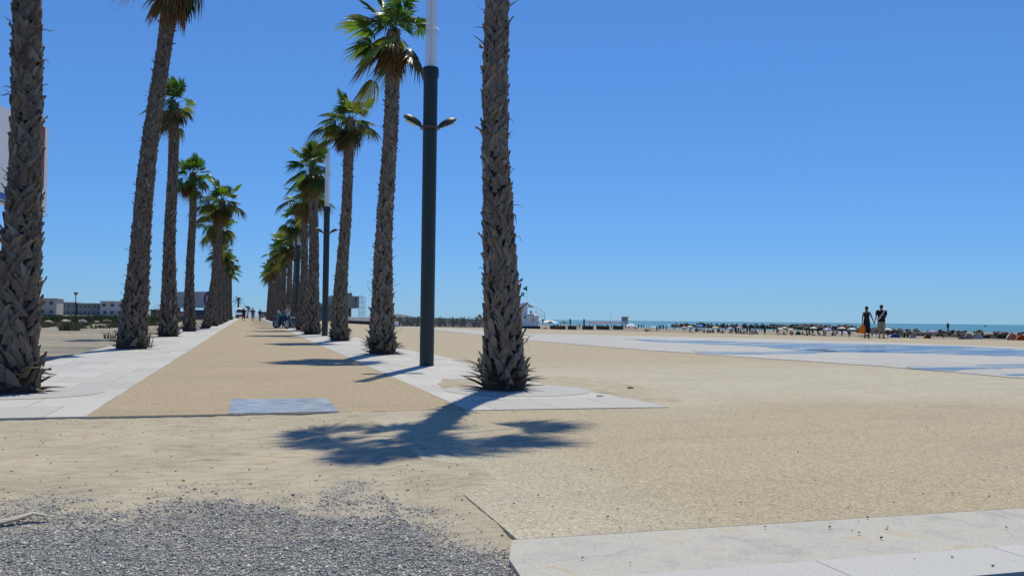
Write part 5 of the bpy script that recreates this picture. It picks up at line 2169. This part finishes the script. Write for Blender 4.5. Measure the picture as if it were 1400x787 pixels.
person_at(STAND[2], 1343, 462.6, 'figure in dark red standing between the white beach tent and the rocks', None, 1.0)
for i, (px, py) in enumerate(((943, 454.3), (952, 451.5), (955, 452), (958.5, 452), (963, 454.6), (968, 455), (971, 455), (975.5, 455), (989, 455.4), (998, 455.3), (1013, 456.3), (1017, 456.6), (882.5, 453), (885, 453.2), (887.5, 452.8), (1107, 457.8), (1138, 459), (1142, 459), (1097, 457.6), (1290, 461.8), (1230, 460.6))):
    person_at(SIT[i % 3], px, py, LB_SI, 'people sitting on the beach')
person_at(SIT[0], 1236, 461.5, 'left one of two dark seated figures just right of the blue beach tent', None, 1.35, 0.2)
person_at(SIT[0], 1241, 461.5, 'right one of two dark seated figures just right of the blue beach tent', None, 1.35, -0.2)
for i, (px, py) in enumerate(((1066, 457.2), (1112, 458.4), (1178, 459.8), (1025, 457.2), (948, 455.3))):
    person_at(LIE[i % 2], px, py, LB_LI, 'sunbathers lying on the beach', 1.2)
person_at(STAND[0], 1296, 456, 'dark figure standing on the breakwater rocks with the sea behind', None, 1.0, pos=PZ(1296, 452.5, -0.35))


def parasol(loc, mats, r_=1.0, h_=2.1, label='', group=None, tilt=(0, 0), name='parasol', flat_=0.38, n=8):
    rt = empty(name, loc, 0, label, 'parasol', group)
    rt.rotation_euler = (tilt[0], tilt[1], rnd.uniform(0, 1))
    mb = MB()
    mb.tube([(0, 0, -0.2), (0, 0, h_+0.06)], 0.022, 'white_paint', 8)
    mb.build('pole', rt, 40)
    mb = MB()
    for k in range(n):
        a0, a1 = 2*math.pi*k/n, 2*math.pi*(k+1)/n
        am = (a0+a1)/2
        rows = []
        for t in (0.02, 0.35, 0.7, 1.0):
            z = h_-flat_*r_*t**1.6
            rm = r_*t*0.965
            rows += [(r_*t*math.cos(a0), r_*t*math.sin(a0), z), (rm*math.cos(am), rm*math.sin(am), z-0.012*t), (r_*t*math.cos(a1), r_*t*math.sin(a1), z)]
        zz = h_-flat_*r_-0.14
        rows += [(r_*math.cos(a0), r_*math.sin(a0), zz), (r_*0.965*math.cos(am), r_*0.965*math.sin(am), zz), (r_*math.cos(a1), r_*math.sin(a1), zz)]
        fs = []
        for q in range(4):
            b_ = q*3
            fs += [(b_, b_+1, b_+4, b_+3), (b_+1, b_+2, b_+5, b_+4)]
        mb.add(rows, fs, mats[k % len(mats)])
    mb.build('canopy', rt)
    return rt


parasol(bat(957, 452.4), ['cloth_blue'], 1.15, 2.1, 'blue parasol over a seated group near the lagoon water')
parasol(bat(1112.5, 455.5), ['cloth_cream', 'cloth_white'], 1.1, 1.9, 'cream parasol in front of the end of the first breakwater')
parasol(bat(1151, 456.5), ['cloth_cream'], 1.1, 2.0, 'cream parasol left of the white parasol near the woman in the dress')
parasol(bat(1164.5, 458), ['cloth_white'], 1.1, 1.9, 'white parasol nearest the left of the woman in the dress')
parasol(bat(1214, 458), ['cloth_white'], 1.2, 1.9, 'white parasol just right of the man in khaki shorts')
parasol(bat(1175, 455.5), ['cloth_green'], 0.9, 1.9, 'green parasol touching the outline of the woman in the dress')
parasol(bat(978, 456), ['cloth_cream', 'cloth_yellow'], 0.9, 1.9, 'cream and yellow parasol beside a figure in dark red')
parasol(bat(1011, 455.5), ['cloth_pink', 'cloth_peach'], 0.9, 1.9, 'pink parasol left of the round white beach shade')
parasol(bat(894, 452.6), ['cloth_skyblue', 'cloth_white'], 1.1, 1.6, 'pale blue and white parasol near the water, right of the lookout', tilt=(0.2, 0))
parasol(bat(1275, 462.5), ['cloth_lilac'], 1.25, 1.75, 'flat lilac parasol in front of the second breakwater', flat_=0.22)
parasol(bat(1153, 459), ['cloth_lilac', 'cloth_white'], 1.0, 1.1, 'low lilac and white parasol left of the couple')


def dome(px, py, w, mats, label, open_=True, name='beach_tent', h_=0.62):
    p = bat(px, py)
    r_ = p.length*w/F*0.5
    rt = empty(name, p, 0, label, 'beach tent')
    rt.rotation_euler.z = R_(-20)
    n, m = 16, 6
    for half in range(len(mats)):
        mb = MB()
        vs, fs = [], []
        k0, k1 = half*n//len(mats), (half+1)*n//len(mats)
        for k in range(k0, k1+1):
            a = math.pi*k/n
            for j in range(m+1):
                b_ = math.pi*0.5*j/m*1.25-0.15
                vs.append((-r_*math.cos(a), -r_*0.35+r_*math.sin(a)*math.sin(b_)*0.9*1.0+0.25*r_*math.cos(b_)*0, r_*1.25*h_*math.sin(a)*math.cos(b_*0.92)+0.02))
        for k in range(k1-k0):
            for j in range(m):
                q = k*(m+1)+j
                fs.append((q, q+1, q+m+2, q+m+1))
        mb.add(vs, fs, mats[half])
        mb.build('canopy_panel', rt, 60)
    mb = MB()
    mb.tube([(-r_*math.cos(math.pi*k/10), -r_*0.47, r_*1.25*h_*math.sin(math.pi*k/10)+0.02) for k in range(11)], 0.02, 'white_paint', 6)
    mb.build('hoop', rt)
    return rt


dome(1223, 461.2, 12, ['cloth_blue'], 'blue dome beach tent right of the couple')
dome(1247, 461.8, 9, ['cloth_white'], 'small white beach tent right of two dark seated figures')
dome(1267, 462.4, 9, ['cloth_yellow', 'cloth_red'], 'yellow and red beach tent under the lilac parasol', h_=0.9)
dome(1314, 463.4, 9, ['cloth_grey'], 'grey beach tent, left of the striped pink one')
dome(1323.5, 463.2, 11, ['cloth_pink', 'cloth_grey', 'cloth_pink'], 'pink and grey beach tent among three tents before the rocks', h_=0.95)
dome(1334.5, 463.0, 13, ['cloth_white', 'cloth_mint', 'cloth_white'], 'white and mint beach tent beside a figure in dark red', h_=0.95)
dome(1382.5, 464.6, 13, ['cloth_white', 'cloth_peach', 'cloth_grey'], 'peach and white beach tent left of the orange one', h_=0.95)
dome(1396, 465.0, 14, ['cloth_orange'], 'orange beach tent at the right edge of the photo', h_=0.7)
dome(1028, 457, 7, ['cloth_white'], 'round white beach shade beside a figure in dark red', h_=1.4)
dome(1091, 457.6, 7, ['cloth_darkred', 'cloth_green'], 'red and green beach shelter in front of the lagoon', h_=1.1)
dome(1186, 460, 6, ['cloth_grey'], 'low grey beach shelter partly behind the orange bag', h_=0.7)


for k in range(26):
    px = XS.uniform(905, 1165)
    py = 450.2+(px-900)*0.031+XS.uniform(-0.5, 2.2)
    person_at(STAND[k % 4], px, py, LB_ST, 'people standing on the beach')
for k in range(22):
    px = XS.uniform(940, 1175)
    py = 451.5+(px-900)*0.029+XS.uniform(-0.2, 1.8)
    person_at(SIT[k % 3], px, py, LB_SI, 'people sitting on the beach', 1.1)


for k in range(11):
    px = XS.uniform(866, 1168)
    py = 451.6+(px-900)*0.028+XS.uniform(-0.6, 1.6)
    cm = XS.choice((['cloth_white'], ['cloth_pink'], ['cloth_white', 'cloth_skyblue'], ['cloth_cream'], ['cloth_white', 'cloth_red'], ['cloth_blue', 'cloth_white'], ['cloth_peach']))
    parasol(bat(px, py), cm, XS.uniform(0.7, 0.95), XS.uniform(1.5, 2.0), 'tiny parasol among the bathers on the beach before the lagoon', 'small parasols among the bathers')


# beach club with red parasols and dark windbreak
RED = parasol(bat(808, 448.6), ['cloth_red'], 0.98, 2.55, 'red parasol in the crowded row of the beach club', 'red parasols of the beach club')
for i, (px, py) in enumerate(((814.5, 448.9), (821.5, 448.1), (828, 448.8), (833.5, 448.2), (840.5, 448.9), (848, 448.4), (854.5, 449.0))):
    c = copy_tree(RED)
    c.location = bat(px, py)
    c.rotation_euler.z = i
for i, (px, py, lab) in enumerate(((752.5, 449.2, 'dark thatched parasol right beside the lifeguard post'), (771, 449.0, 'dark thatched parasol standing alone left of the red parasols'))):
    rt = empty('thatched_parasol', bat(px, py), 0, lab, 'parasol')
    mb = MB()
    mb.tube([(0, 0, -0.1), (0, 0, 2.3)], 0.06, 'weathered_wood', 8)
    mb.build('pole', rt)
    mb = MB()
    mb.lathe([(1.45, 1.85), (1.5, 1.95), (0.8, 2.3), (0.1, 2.65), (0.03, 2.7)], 'thatch', n=14)
    mb.build('canopy', rt, 40)
for i, (px0, px1) in enumerate(((752, 773), (776, 788), (796, 811), (816, 833), (838, 852))):
    a, b = bat(px0, 450.2), bat(px1, 450.6)
    mb = MB()
    d = (b-a)
    rt = empty('windbreak', a, 0, 'dark low windbreak panel around the beach club', 'windbreak', 'windbreak panels round the beach club')
    mb.prism([(0, 0, 0), (d.x, d.y, 0), (d.x, d.y, 1.25), (0, 0, 1.25)], (0, 0.08, 0), 'dark_wood')
    mb.build('panel', rt)
    for t in (0, 0.33, 0.66, 1.0):
        mb = MB()
        mb.tube([(d.x*t, d.y*t-0.04, 0), (d.x*t, d.y*t-0.04, 1.4)], 0.04, 'weathered_wood', 6)
        mb.build('post', rt)
for i, px in enumerate((757, 762, 766, 780, 784, 790, 792.5, 797, 799, 803, 806, 811, 816, 820, 826, 831, 836, 840, 842, 846, 851, 855, 860, 866, 869, 877, 830, 824)):
    k = i % 5
    person_at(SIT[i % 3] if k == 4 else STAND[(0, 2, 3, 1)[i % 4]], px, 449.2+0.9*((i*7) % 5)/5, 'tiny figure in the crowd of the beach club with red parasols', 'crowd at the beach club')
for i, (px, py) in enumerate(((778.5, 448.8), (797.5, 449.0))):
    rt = empty('banner_post', bat(px, py), 0, ('dark banner post left of a gap in the windbreak', 'dark banner post just left of the first red parasols')[i], 'banner')
    mb = MB()
    mb.tube([(0, 0, 0), (0, 0, 3.6)], 0.04, 'dark_metal', 6)
    mb.build('pole', rt)
    mb = MB()
    mb.prism([(0.06, 0, 1.5), (0.6, 0, 1.6), (0.6, 0, 3.4), (0.06, 0, 3.55)], (0, 0.03, 0), 'cloth_olive')
    mb.build('flag', rt)
p = bat(835, 452.5)
rt = empty('flag_pole', p, 0, 'thin bare pole standing before the red parasols', 'pole')
mb = MB()
mb.lathe([(0.05, 0), (0.035, 5.2), (0.02, 5.25)], 'steel', n=8)
mb.build('shaft', rt)
mb = MB()
mb.ball((0, 0, 5.28), 0.06, 'steel', 8, 6)
mb.build('finial', rt)

# lookout chair
p = bat(854, 449)
rt = empty('lookout_chair', p, 0, 'raised lookout with a grey cabin on legs above the red parasols', 'lookout')
zt = PZ(854, 433.4, 0).length
d_ = p.length
zt0, zt1 = H-(439.2-437.9)*d_/F - BZ, H+(437.9-433.3)*d_/F - BZ
mb = MB()
mb.box((0, 0, (zt0+zt1)/2), (7.0*d_/F, 1.6, zt1-zt0), 'render_grey', bevel=0.05)
mb.build('cabin', rt)
mb = MB()
mb.box((0.1, 0, zt1+0.08), (8.0*d_/F, 2.0, 0.14), 'weathered_wood')
mb.build('roof', rt)
for sx in (-1, 1):
    for sy in (-1, 1):
        mb = MB()
        mb.tube([(sx*1.3, sy*0.9, 0), (sx*0.85, sy*0.7, zt0)], 0.07, 'weathered_wood', 6)
        mb.build('leg', rt)
mb = MB()
mb.tube([(1.1, -0.8, zt0+0.2), (1.1, -0.8, zt1+0.7)], 0.04, 'steel', 6)
mb.build('mast', rt)
rt = parasol(bat(862.5, 450.2), ['cloth_white'], 2.0, 2.2, 'white pyramid canopy right of the red parasols', n=4, flat_=0.55)


# lifeguard post
def lifeguard():
    p = bat(722, 449.5)
    D = p.length
    u = D/F                         # metres per photo pixel there
    rz = -AZ+0.02
    rt = empty('lifeguard_post', p, rz, 'white lifeguard post with a faded red cross, stairs and flags on the beach', 'lifeguard post')

    def X(px):
        return (px-722)*u

    def Z(py):
        return (437.25-py)*u+H-BZ
    mb = MB()
    mb.box(((X(711)+X(737.5))/2, 0.3, (Z(446.3))/2), (X(738)-X(710), 6.4, Z(446.3)), 'dark_wood')
    mb.build('platform', rt)
    mb = MB()
    mb.prism([(X(713.5), -2.6, Z(446.2)), (X(736), -2.6, Z(446.2)), (X(736), -2.6, Z(431.8)), (X(713.5), -2.6, Z(431.8))], (0, 5.2, 0), 'white_paint')
    cab = mb.build('cabin', rt)
    mb = MB()
    x0, x1, xm = X(712.8), X(737), X(724.5)
    zt, zb = Z(429.0), Z(431.7)
    vs = [(x0, -2.9, zb), (x1, -2.9, zb), (x1, 2.9, zb), (x0, 2.9, zb), (xm-0.6, 0, zt), (xm+0.6, 0, zt)]
    mb.add(vs, [(0, 1, 5, 4), (1, 2, 5), (2, 3, 4, 5), (3, 0, 4), (3, 2, 1, 0)], 'cloth_white')
    mb.build('roof', rt)
    mb = MB()
    mb.box((X(717.2), -2.62, Z(434.4)), (2.6*u, 0.05, 2.8*u), 'window_dark')
    mb.build('window', rt)
    mb = MB()
    mb.box((X(728.3), -2.625, Z(437.7)), (1.2*u, 0.04, 7.6*u), 'faded_red')
    mb.box((X(728.3), -2.632, Z(437.9)), (6.6*u, 0.04, 1.0*u), 'faded_red')
    mb.build('red_cross', rt)
    mb = MB()
    mb.prism([(X(700), -1.0, Z(446)), (X(720.8), -1.0, Z(446)), (X(720.8), -1.0, Z(414.2)), (X(714), -1.0, Z(414.6)), (X(706), -1.0, Z(416.8)), (X(700), -1.0, Z(416.6))], (0, 3.0, 0), 'white_paint')
    mb.build('tower', rt)
    mb = MB()
    mb.prism([(X(721.5), -2.2, Z(415.6)), (X(730.5), -2.2, Z(421)), (X(721.5), -2.2, Z(421))], (0, 0.06, 0), 'awning_cream')
    mb.prism([(X(721), -2.2, Z(416.0)), (X(730.5), -2.2, Z(420.6)), (X(730.5), 0.8, Z(420.6)), (X(721), 0.8, Z(416.0))], (0, 0, -0.05), 'awning_cream')
    mb.build('awning', rt)
    for y in (-1.6, 1.2):
        mb = MB()
        pts_ = [(X(732.5), y, Z(431)), (X(732.5), y, Z(420.2)), (X(744.5), y, Z(428.2)), (X(744.5), y, Z(437.5))]
        mb.tube(pts_, 0.05, 'steel', 6)
        mb.tube([(X(726), y, Z(426.5)), (X(733), y, Z(426.5)), (X(744.5), y, Z(433.5))], 0.035, 'steel', 6)
        mb.build('railing', rt)
    mb = MB()
    for k in range(9):
        t = k/8
        mb.box((X(736.8)+t*(X(746)-X(736.8)), -0.2, Z(431.8)+t*(Z(446.5)-Z(431.8))), (0.35, 2.6, 0.06), 'weathered_wood')
    mb.build('stairs', rt)
    for px, pt, nm in ((720.3, 391.6, 'flag_pole'), (716.3, 400.8, 'flag_pole')):
        mb = MB()
        mb.tube([(X(px), -0.2 if px > 718 else 0.6, Z(418)), (X(px), -0.2 if px > 718 else 0.6, Z(pt))], 0.05, 'white_paint', 6)
        fp = mb.build(nm, rt)
        if px > 718:
            mb = MB()
            nn = 8
            vs, fs = [], []
            for k in range(nn+1):
                t = k/nn
                w = (1-t)*3.7*u
                y = -0.2+0.10*math.sin(t*6)
                vs += [(X(px)-t*6.6*u, y, Z(394.8)+w-0.5*t*u), (X(px)-t*6.6*u, y, Z(394.8)-w-0.5*t*u)]
            for k in range(nn):
                fs.append((2*k, 2*k+1, 2*k+3, 2*k+2))
            mb.add(vs, fs, 'flag_green')
            mb.build('green_flag', fp, 60)
        else:
            mb = MB()
            nn = 8
            vs, fs = [], []
            for k in range(nn+1):
                t = k/nn
                y = 0.6+0.08*math.sin(t*6)
                vs += [(X(px)-t*4.2*u, y, Z(400.4)), (X(px)-t*4.2*u, y, Z(405.0))]
            for k in range(nn):
                fs.append((2*k, 2*k+1, 2*k+3, 2*k+2))
            mb.add(vs, fs, 'flag_navy')
            mb.build('navy_flag', fp, 60)
            mb = MB()
            mb.box((X(px)-2.2*u, 0.42, Z(402.3)), (1.7*u, 0.02, 2.4*u), 'white_paint')
            mb.build('flag_patch', fp)
    # guard in red on the deck and another by the stairs
    th = rz

    def Wd(x, y, z):
        return Vector((p.x+x*math.cos(th)-y*math.sin(th), p.y+x*math.sin(th)+y*math.cos(th), p.z+z))
    person_at(SIT[1], 0, 0, 'lifeguard in red sitting on the roof deck under the cream awning', None, 1.3, rz, Wd(X(725.5), -0.5, Z(429.2)))
    person_at(STAND[2], 0, 0, 'lifeguard in red standing at the foot of the post stairs', None, 1.1, rz, Wd(X(741.2), -3.6, Z(443.6)-0.0))
    for px, py, r_, lab in ((733.5, 447.5, 2.2, 'low white parasol close to the right of the lifeguard post'), (750.5, 449.0, 3.3, 'wide white parasol to the right of the lifeguard post'), (759.5, 449.4, 1.5, 'pale blue parasol right of the wide white parasol')):
        parasol(bat(px, py+0.5) if px < 740 else bat(px, py), ['cloth_white'] if px < 755 else ['cloth_skyblue'], r_, 3.4 if px < 745 else (3.0 if px < 755 else 2.1), lab, n=10, flat_=0.28)
    q = bat(745.2, 451.2)
    rt2 = empty('rescue_buoy', q, 0.3, 'red rescue float lying on the sand beside the lifeguard post', 'rescue float')
    mb = MB()
    mb.loft([(0, 0, 0.0, 0.7, 0.35), (0, 0, 0.25, 0.85, 0.45), (0, 0, 0.6, 0.7, 0.36), (0, 0, 0.85, 0.3, 0.2)], 'red_paint', 14)
    mb.build('float', rt2, 50)
    mb = MB()
    mb.tube([(-0.5, -0.4, 0.3), (0, -0.52, 0.45), (0.5, -0.4, 0.3)], 0.03, 'white_paint', 6)
    mb.build('grab_line', rt2)
    # quad bike
    q = bat(763.5, 451.6)
    rt3 = empty('quad_bike', q, R_(-10), 'red quad bike parked on the sand right of the lifeguard post', 'quad bike')
    mb = MB()
    mb.prism([(-1.0, -0.35, 0.55), (0.9, -0.35, 0.55), (1.1, -0.35, 0.8), (0.5, -0.35, 1.0), (-0.2, -0.35, 0.92), (-1.15, -0.35, 1.0)], (0, 0.7, 0), 'dark_red_paint')
    mb.build('body', rt3)
    for x in (-0.85, 0.85):
        for y in (-0.5, 0.5):
            mb = MB()
            mb.tube([(x, y-0.14, 0.36), (x, y+0.14, 0.36)], 0.37, 'tyre_rubber', 16)
            mb.build('wheel', rt3, 40)
    mb = MB()
    mb.box((-0.35, 0, 1.05), (0.9, 0.35, 0.14), 'black_plastic', bevel=0.05)
    mb.build('seat', rt3)
    mb = MB()
    mb.tube([(0.35, -0.45, 1.25), (0.5, 0, 1.2), (0.35, 0.45, 1.25)], 0.03, 'black_plastic', 6)
    mb.tube([(0.55, 0, 0.9), (0.5, 0, 1.2)], 0.04, 'black_plastic', 6)
    mb.build('handlebar', rt3)


lifeguard()

# ------------------------------------------------------------------ breakwaters
RK = [rock_mesh('breakwater_rock', 50+i, 'rock', 2, 0.75) for i in range(7)]


def breakwater(line, n, width, h_, rad, label, group, seed):
    """line: points along the crest; rocks heaped along it"""
    rg = random.Random(seed)
    P = [Vector(p) for p in line]
    seg = [(P[i+1]-P[i]).length for i in range(len(P)-1)]
    tot = sum(seg)
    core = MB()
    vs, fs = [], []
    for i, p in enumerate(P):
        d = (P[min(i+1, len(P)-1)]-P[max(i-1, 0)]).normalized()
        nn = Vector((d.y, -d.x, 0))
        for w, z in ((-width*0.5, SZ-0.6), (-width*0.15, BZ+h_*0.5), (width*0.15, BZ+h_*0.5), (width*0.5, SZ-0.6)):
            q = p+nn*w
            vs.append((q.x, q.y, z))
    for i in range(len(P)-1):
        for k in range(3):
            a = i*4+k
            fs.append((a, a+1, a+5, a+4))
    core.add(vs, fs, 'shaded_rubble')
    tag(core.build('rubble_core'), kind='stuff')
    for k in range(n):
        t = (k+rg.random())/n*tot
        i = 0
        while i < len(seg)-1 and t > seg[i]:
            t -= seg[i]
            i += 1
        p = P[i]+(P[i+1]-P[i])*(t/seg[i])
        d = (P[i+1]-P[i]).normalized()
        nn = Vector((d.y, -d.x, 0))
        w = rg.uniform(-0.12, 0.42)*width
        z = BZ+(h_-0.3)*(1-(abs(w)/(0.5*width))**1.3)*rg.uniform(0.75, 1.08)
        q = p+nn*w
        o = link('breakwater_rock', RK[rg.randrange(7)], None, (q.x, q.y, z))
        s_ = rad*rg.uniform(0.6, 1.35)
        o.scale = (s_*rg.uniform(.9, 1.3), s_*rg.uniform(.8, 1.2), s_*rg.uniform(.7, 1.05))
        o.rotation_euler = (rg.uniform(-.4, .4), rg.uniform(-.4, .4), rg.uniform(0, 6.28))
        tag(o, label, 'rock', group)


def brk(l):
    return [(p.x, p.y, 0) for p in (PZ(a, b_, BZ) for a, b_ in l)]


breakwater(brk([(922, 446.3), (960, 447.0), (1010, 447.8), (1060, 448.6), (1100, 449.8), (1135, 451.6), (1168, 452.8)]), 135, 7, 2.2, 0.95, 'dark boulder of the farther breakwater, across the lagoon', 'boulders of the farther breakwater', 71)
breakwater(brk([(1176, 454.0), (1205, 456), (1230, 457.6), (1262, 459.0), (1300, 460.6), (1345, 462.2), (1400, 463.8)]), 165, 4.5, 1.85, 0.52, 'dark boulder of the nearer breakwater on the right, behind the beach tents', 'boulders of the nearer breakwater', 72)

# small boat out at sea, and driftwood, stone in front
p = PZ(1347, 446.6, SZ)
rt = empty('motor_boat', p, R_(10), 'small white motor boat far out at sea on the right', 'boat')
mb = MB()
u = p.length/F
L_ = 7.0*u
mb.loft([(0, 0, -0.1, L_*0.42, 0.9), (0, 0, 0.5, L_*0.5, 1.2), (0, 0, 0.9, L_*0.52, 1.3)], 'white_paint', 18)
mb.build('hull', rt, 40)
mb = MB()
mb.box((-0.3, 0, 1.5), (L_*0.32, 1.6, 1.2), 'render_grey', bevel=0.2)
mb.build('cabin', rt)

mb = MB()
# curved split piece of dead palm stalk
pts_ = [G(-30, 712), G(0, 712), G(22, 710), G(45, 706.5), G(62, 706.5), G(76, 705.5)]
base = pts_[0].copy()
hh = [0.025, 0.02, 0.032, 0.045, 0.035, 0.02]
pp = [(q.x-base.x, q.y-base.y, S*q.y+sand_h(q.x, q.y)-base.z+h_) for q, h_ in zip(pts_, hh)]
mb.tube(pp, [0.03, 0.032, 0.028, 0.022, 0.016, 0.004], 'drift_wood', 8, sy=0.45)
o = mb.build('driftwood', None, 50, base)
tag(o, 'pale split stick of dead palm lying on the grey gravel', 'driftwood')
mb = MB()
o = link('stone', rock_mesh('stone', 91, 'rock', 2, 0.5), None, G(862, 532)+Vector((0, 0, 0.02)))
o.scale = (0.055, 0.04, 0.045)
tag(o, 'small dark stone lying alone on the pale esplanade', 'stone')
mb = MB()
q = G(820, 543.5)
mb.tube([(-0.05, 0, 0.02), (0, 0.01, 0.026), (0.055, 0, 0.022)], [0.006, 0.009, 0.005], 'leather_brown', 6)
o = mb.build('twig', None, 50, q)
tag(o, 'short brown twig on the white paving right of the nearest palm', 'twig')

# ------------------------------------------------------------------ camera, light, render settings
cam = bpy.data.cameras.new('camera')
cam.sensor_width = 36
cam.lens = 36*F/1400
cam.clip_start = 0.05
cam.clip_end = 120000
co = bpy.data.objects.new('camera', cam)
col.objects.link(co)
m = Matrix.Identity(4)
for i in range(3):
    m[i][0], m[i][1], m[i][2] = RR[i], UU[i], -_f[i]
m[2][3] = H
co.matrix_world = m
scene.camera = co

SUN_EL, SUN_AZ = R_(62.5), R_(24.0)
w = bpy.data.worlds.new('World')
scene.world = w
w.use_nodes = True
nt = w.node_tree
bg = nt.nodes['Background']
sky = nt.nodes.new('ShaderNodeTexSky')
sky.sky_type = 'NISHITA'
sky.sun_disc = False
sky.sun_elevation = SUN_EL
sky.sun_rotation = SUN_AZ
sky.altitude = 0
sky.air_density = 1.0
sky.dust_density = 0.0
sky.ozone_density = 10.0
gm = nt.nodes.new('ShaderNodeGamma')             # the camera's soft response to a clear sky
gm.inputs['Gamma'].default_value = 0.72
grade = nt.nodes.new('ShaderNodeMix')
grade.data_type = 'RGBA'
grade.blend_type = 'MULTIPLY'
grade.inputs[0].default_value = 1.0
grade.inputs[7].default_value = (0.72, 1.22, 1.88, 1)
nt.links.new(sky.outputs[0], gm.inputs['Color'])
nt.links.new(gm.outputs[0], grade.inputs[6])
nt.links.new(grade.outputs[2], bg.inputs['Color'])
bg.inputs['Strength'].default_value = 0.10

sl = bpy.data.lights.new('sun', 'SUN')
sl.energy = 4.0
sl.angle = R_(0.53)
sl.color = (1.0, 0.93, 0.75)
so = bpy.data.objects.new('sun', sl)
col.objects.link(so)
so.rotation_euler = (R_(90)-SUN_EL, 0, math.pi-SUN_AZ)
so.location = (0, 0, 60)

scene.view_settings.view_transform = 'Standard'
scene.view_settings.look = 'None'
scene.view_settings.exposure = 0.0
scene.view_settings.gamma = 1.0
scene.view_settings.use_curve_mapping = False
scene.render.resolution_x, scene.render.resolution_y = 1024, 575
scene.cycles.max_bounces = 6
scene.cycles.transparent_max_bounces = 12
scene.cycles.caustics_reflective = False
scene.cycles.caustics_refractive = False
